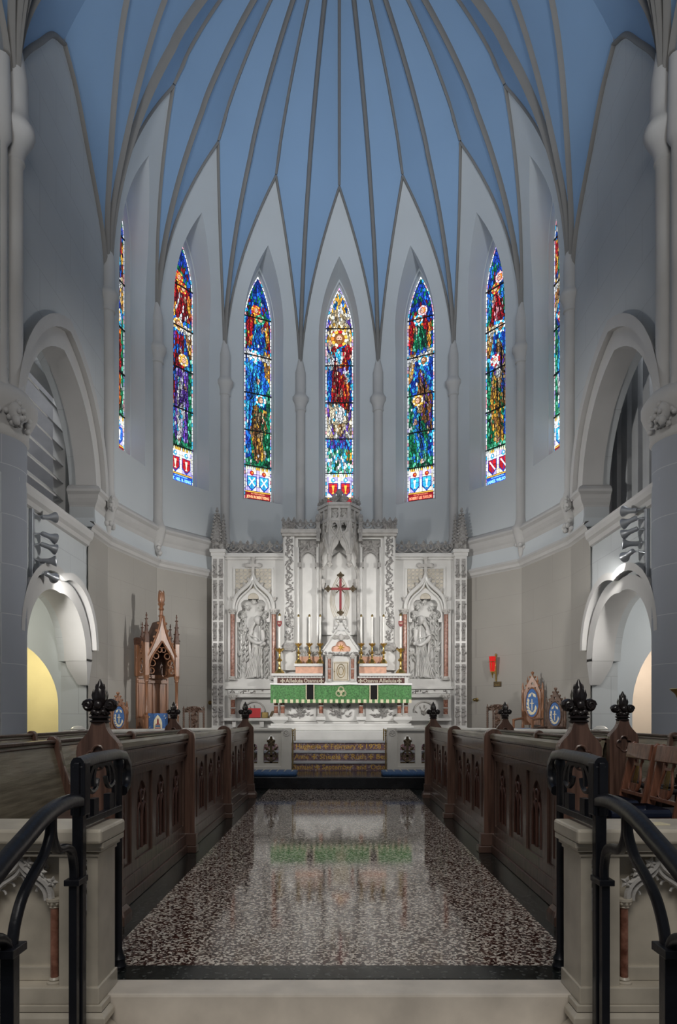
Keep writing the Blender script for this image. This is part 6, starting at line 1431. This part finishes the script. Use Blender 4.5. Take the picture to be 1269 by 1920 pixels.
for k, px, z, side in ((2, 894, 1.56, 'right'), (-2, 393, 1.50, 'left')):
    p = on_wall(k, px, z); N_ = -nrm(k); t = thing('wall_fitting', 'small brass knob fitting on the wall beside the %s end of the reredos' % side, 'wall fitting', p, 0, 'brass wall fittings beside the reredos')
    MB().lathe(p, [(.045, .001), (.045, .012), (.02, .02), (.015, .05), (.03, .07), (.035, .09), (.02, .11)], 12, A=N_, U=lat(k), V=Z).build('rose', 'darkgold', t, smooth=40)
    MB().tube([p+N_*.06-lat(k)*.09, p+N_*.06+lat(k)*.09], .009, 6).build('lever', 'darkgold', t, smooth=40)
# ------------------------------------------------------------------ spotlights on vertical tracks
POS = ['topmost', 'second from the top', 'middle', 'second from the bottom', 'bottom']
for s in (-1, 1):
    side = 'left' if s < 0 else 'right'; tx = s*4.16; ty = 9.36
    t = thing('lighting_track', 'vertical grey lighting track fixed to the wall beside the %s pier' % side, 'lighting track', (tx, ty, 2.7), 0, 'lighting tracks beside the piers')
    MB().box(*sorted((s*4.125, s*4.178)), ty-.03, ty+.03, 2.75, 4.0).build('rail', 'steel', t, bevel=.005)
    ys = (970, 1008, 1028, 1052, 1082) if s < 0 else (958, 980, 1000, 1020, 1042)
    tg = [(.6, 15.8, 5.6), (-.2, 15.2, 2.7), (1.2, 15.2, 2.0), (4.1, 12.1, 3.9), (-3.0, 14.3, 2.4)]
    for k, py in enumerate(ys):
        px = 72 if s < 0 else 1200; y_ = 9.62; z = EYE+(1343-py)*y_/1300; hx = s*(3.98)
        h = V3(hx, y_, z); tgt = V3(-s*tg[k][0], tg[k][1], tg[k][2]); d = (tgt-h).normalized()
        U = d.cross(Z).normalized(); Vv = U.cross(d)
        sp = thing('spotlight', 'grey spotlight %s of five on the track by the %s pier' % (POS[k], side), 'spotlight', h, 0, 'spotlights on the two wall tracks')
        MB().lathe(h, [(.028, -.16), (.034, -.15), (.036, -.05), (.05, -.01), (.072, .03), (.076, .05), (.07, .052), (.05, .02)], 16, A=d, U=U, V=Vv).build('housing', 'steel', sp, smooth=40)
        MB().lathe(h, [(.066, .035), (.05, .045), (.001, .05)], 16, A=d, U=U, V=Vv).build('lamp_face', 'bulb', sp, smooth=40)
        MB().tube([h-d*.12, h-d*.12+V3(s*.06, -.05, .0), V3(s*4.13, ty, z-.02)], .012, 6).build('bracket_arm', 'steel', sp, smooth=40)
        lamp('spot_beam', 'SPOT', h+d*.07, tgt, SPOT_POWER*(.6, 1.4, 1.4, 4.0, .85)[k], (1.0, .97, .92), .05, angle=(60, 50, 55, 60, 80)[k], blend=.9)
# ------------------------------------------------------------------ organ louvres and pipes
lv = thing('organ_louvres', 'white slatted organ louvre frame inside the left upper arch', 'organ louvres', (-4.95, 10.7, 4.3))
for i in range(8):
    z = 4.45+.30*i; MB().obox((-4.92, 0, z), V3(.5, 0, -.5).normalized(), Y, V3(.5, 0, .5).normalized(), (-.14, .14), (8.9, 12.1), (-.012, .012)).build('slat', 'louvre', lv)
MB().box(-5.0, -4.78, 12.1, 12.45, 4.24, 6.9).build('side_frame', 'louvre', lv, bevel=.01); MB().box(-5.0, -4.78, 8.9, 12.45, 6.75, 7.0).build('top_frame', 'louvre', lv, bevel=.01)
HT = [6.55, 6.95, 7.25, 7.5, 7.62]
WHO = ['shortest grey organ pipe, innermost in the right upper arch', 'second shortest grey organ pipe in the right upper arch', 'middle grey organ pipe in the right upper arch', 'second tallest grey organ pipe in the right upper arch', 'tallest grey organ pipe, nearest the right pier']
for i in range(5):
    y = 12.35-i*.42; pt = thing('organ_pipe', WHO[i], 'organ pipe', (5.0, y, 4.2), 0, 'organ pipes in the right upper arch')
    MB().box(4.9, 5.12, y-.12, y+.12, 4.2, HT[i]).build('pipe_body', 'pipe', pt, bevel=.008); MB().box(4.885, 5.135, y-.135, y+.135, HT[i], HT[i]+.03).build('cap', 'darkvoid', pt)
# brass torch head at the right edge
t = thing('torch_stand', 'brass flared torch head on a dark pole at the right edge', 'torch', (2.602, 5.25, 0))
MB().lathe((2.602, 5.25, 0), [(.02, 0), (.10, .0), (.10, .02), (.02, .05), (.012, .1), (.012, 1.18), (.02, 1.2)], 12).build('pole', 'oakblack', t, smooth=40)
MB().lathe((2.602, 5.25, 0), [(.012, 1.2), (.02, 1.25), (.03, 1.31), (.055, 1.37), (.095, 1.405), (.09, 1.41), (.05, 1.375), (.02, 1.31)], 16).build('flared_cup', 'bulbglow', t, smooth=40)
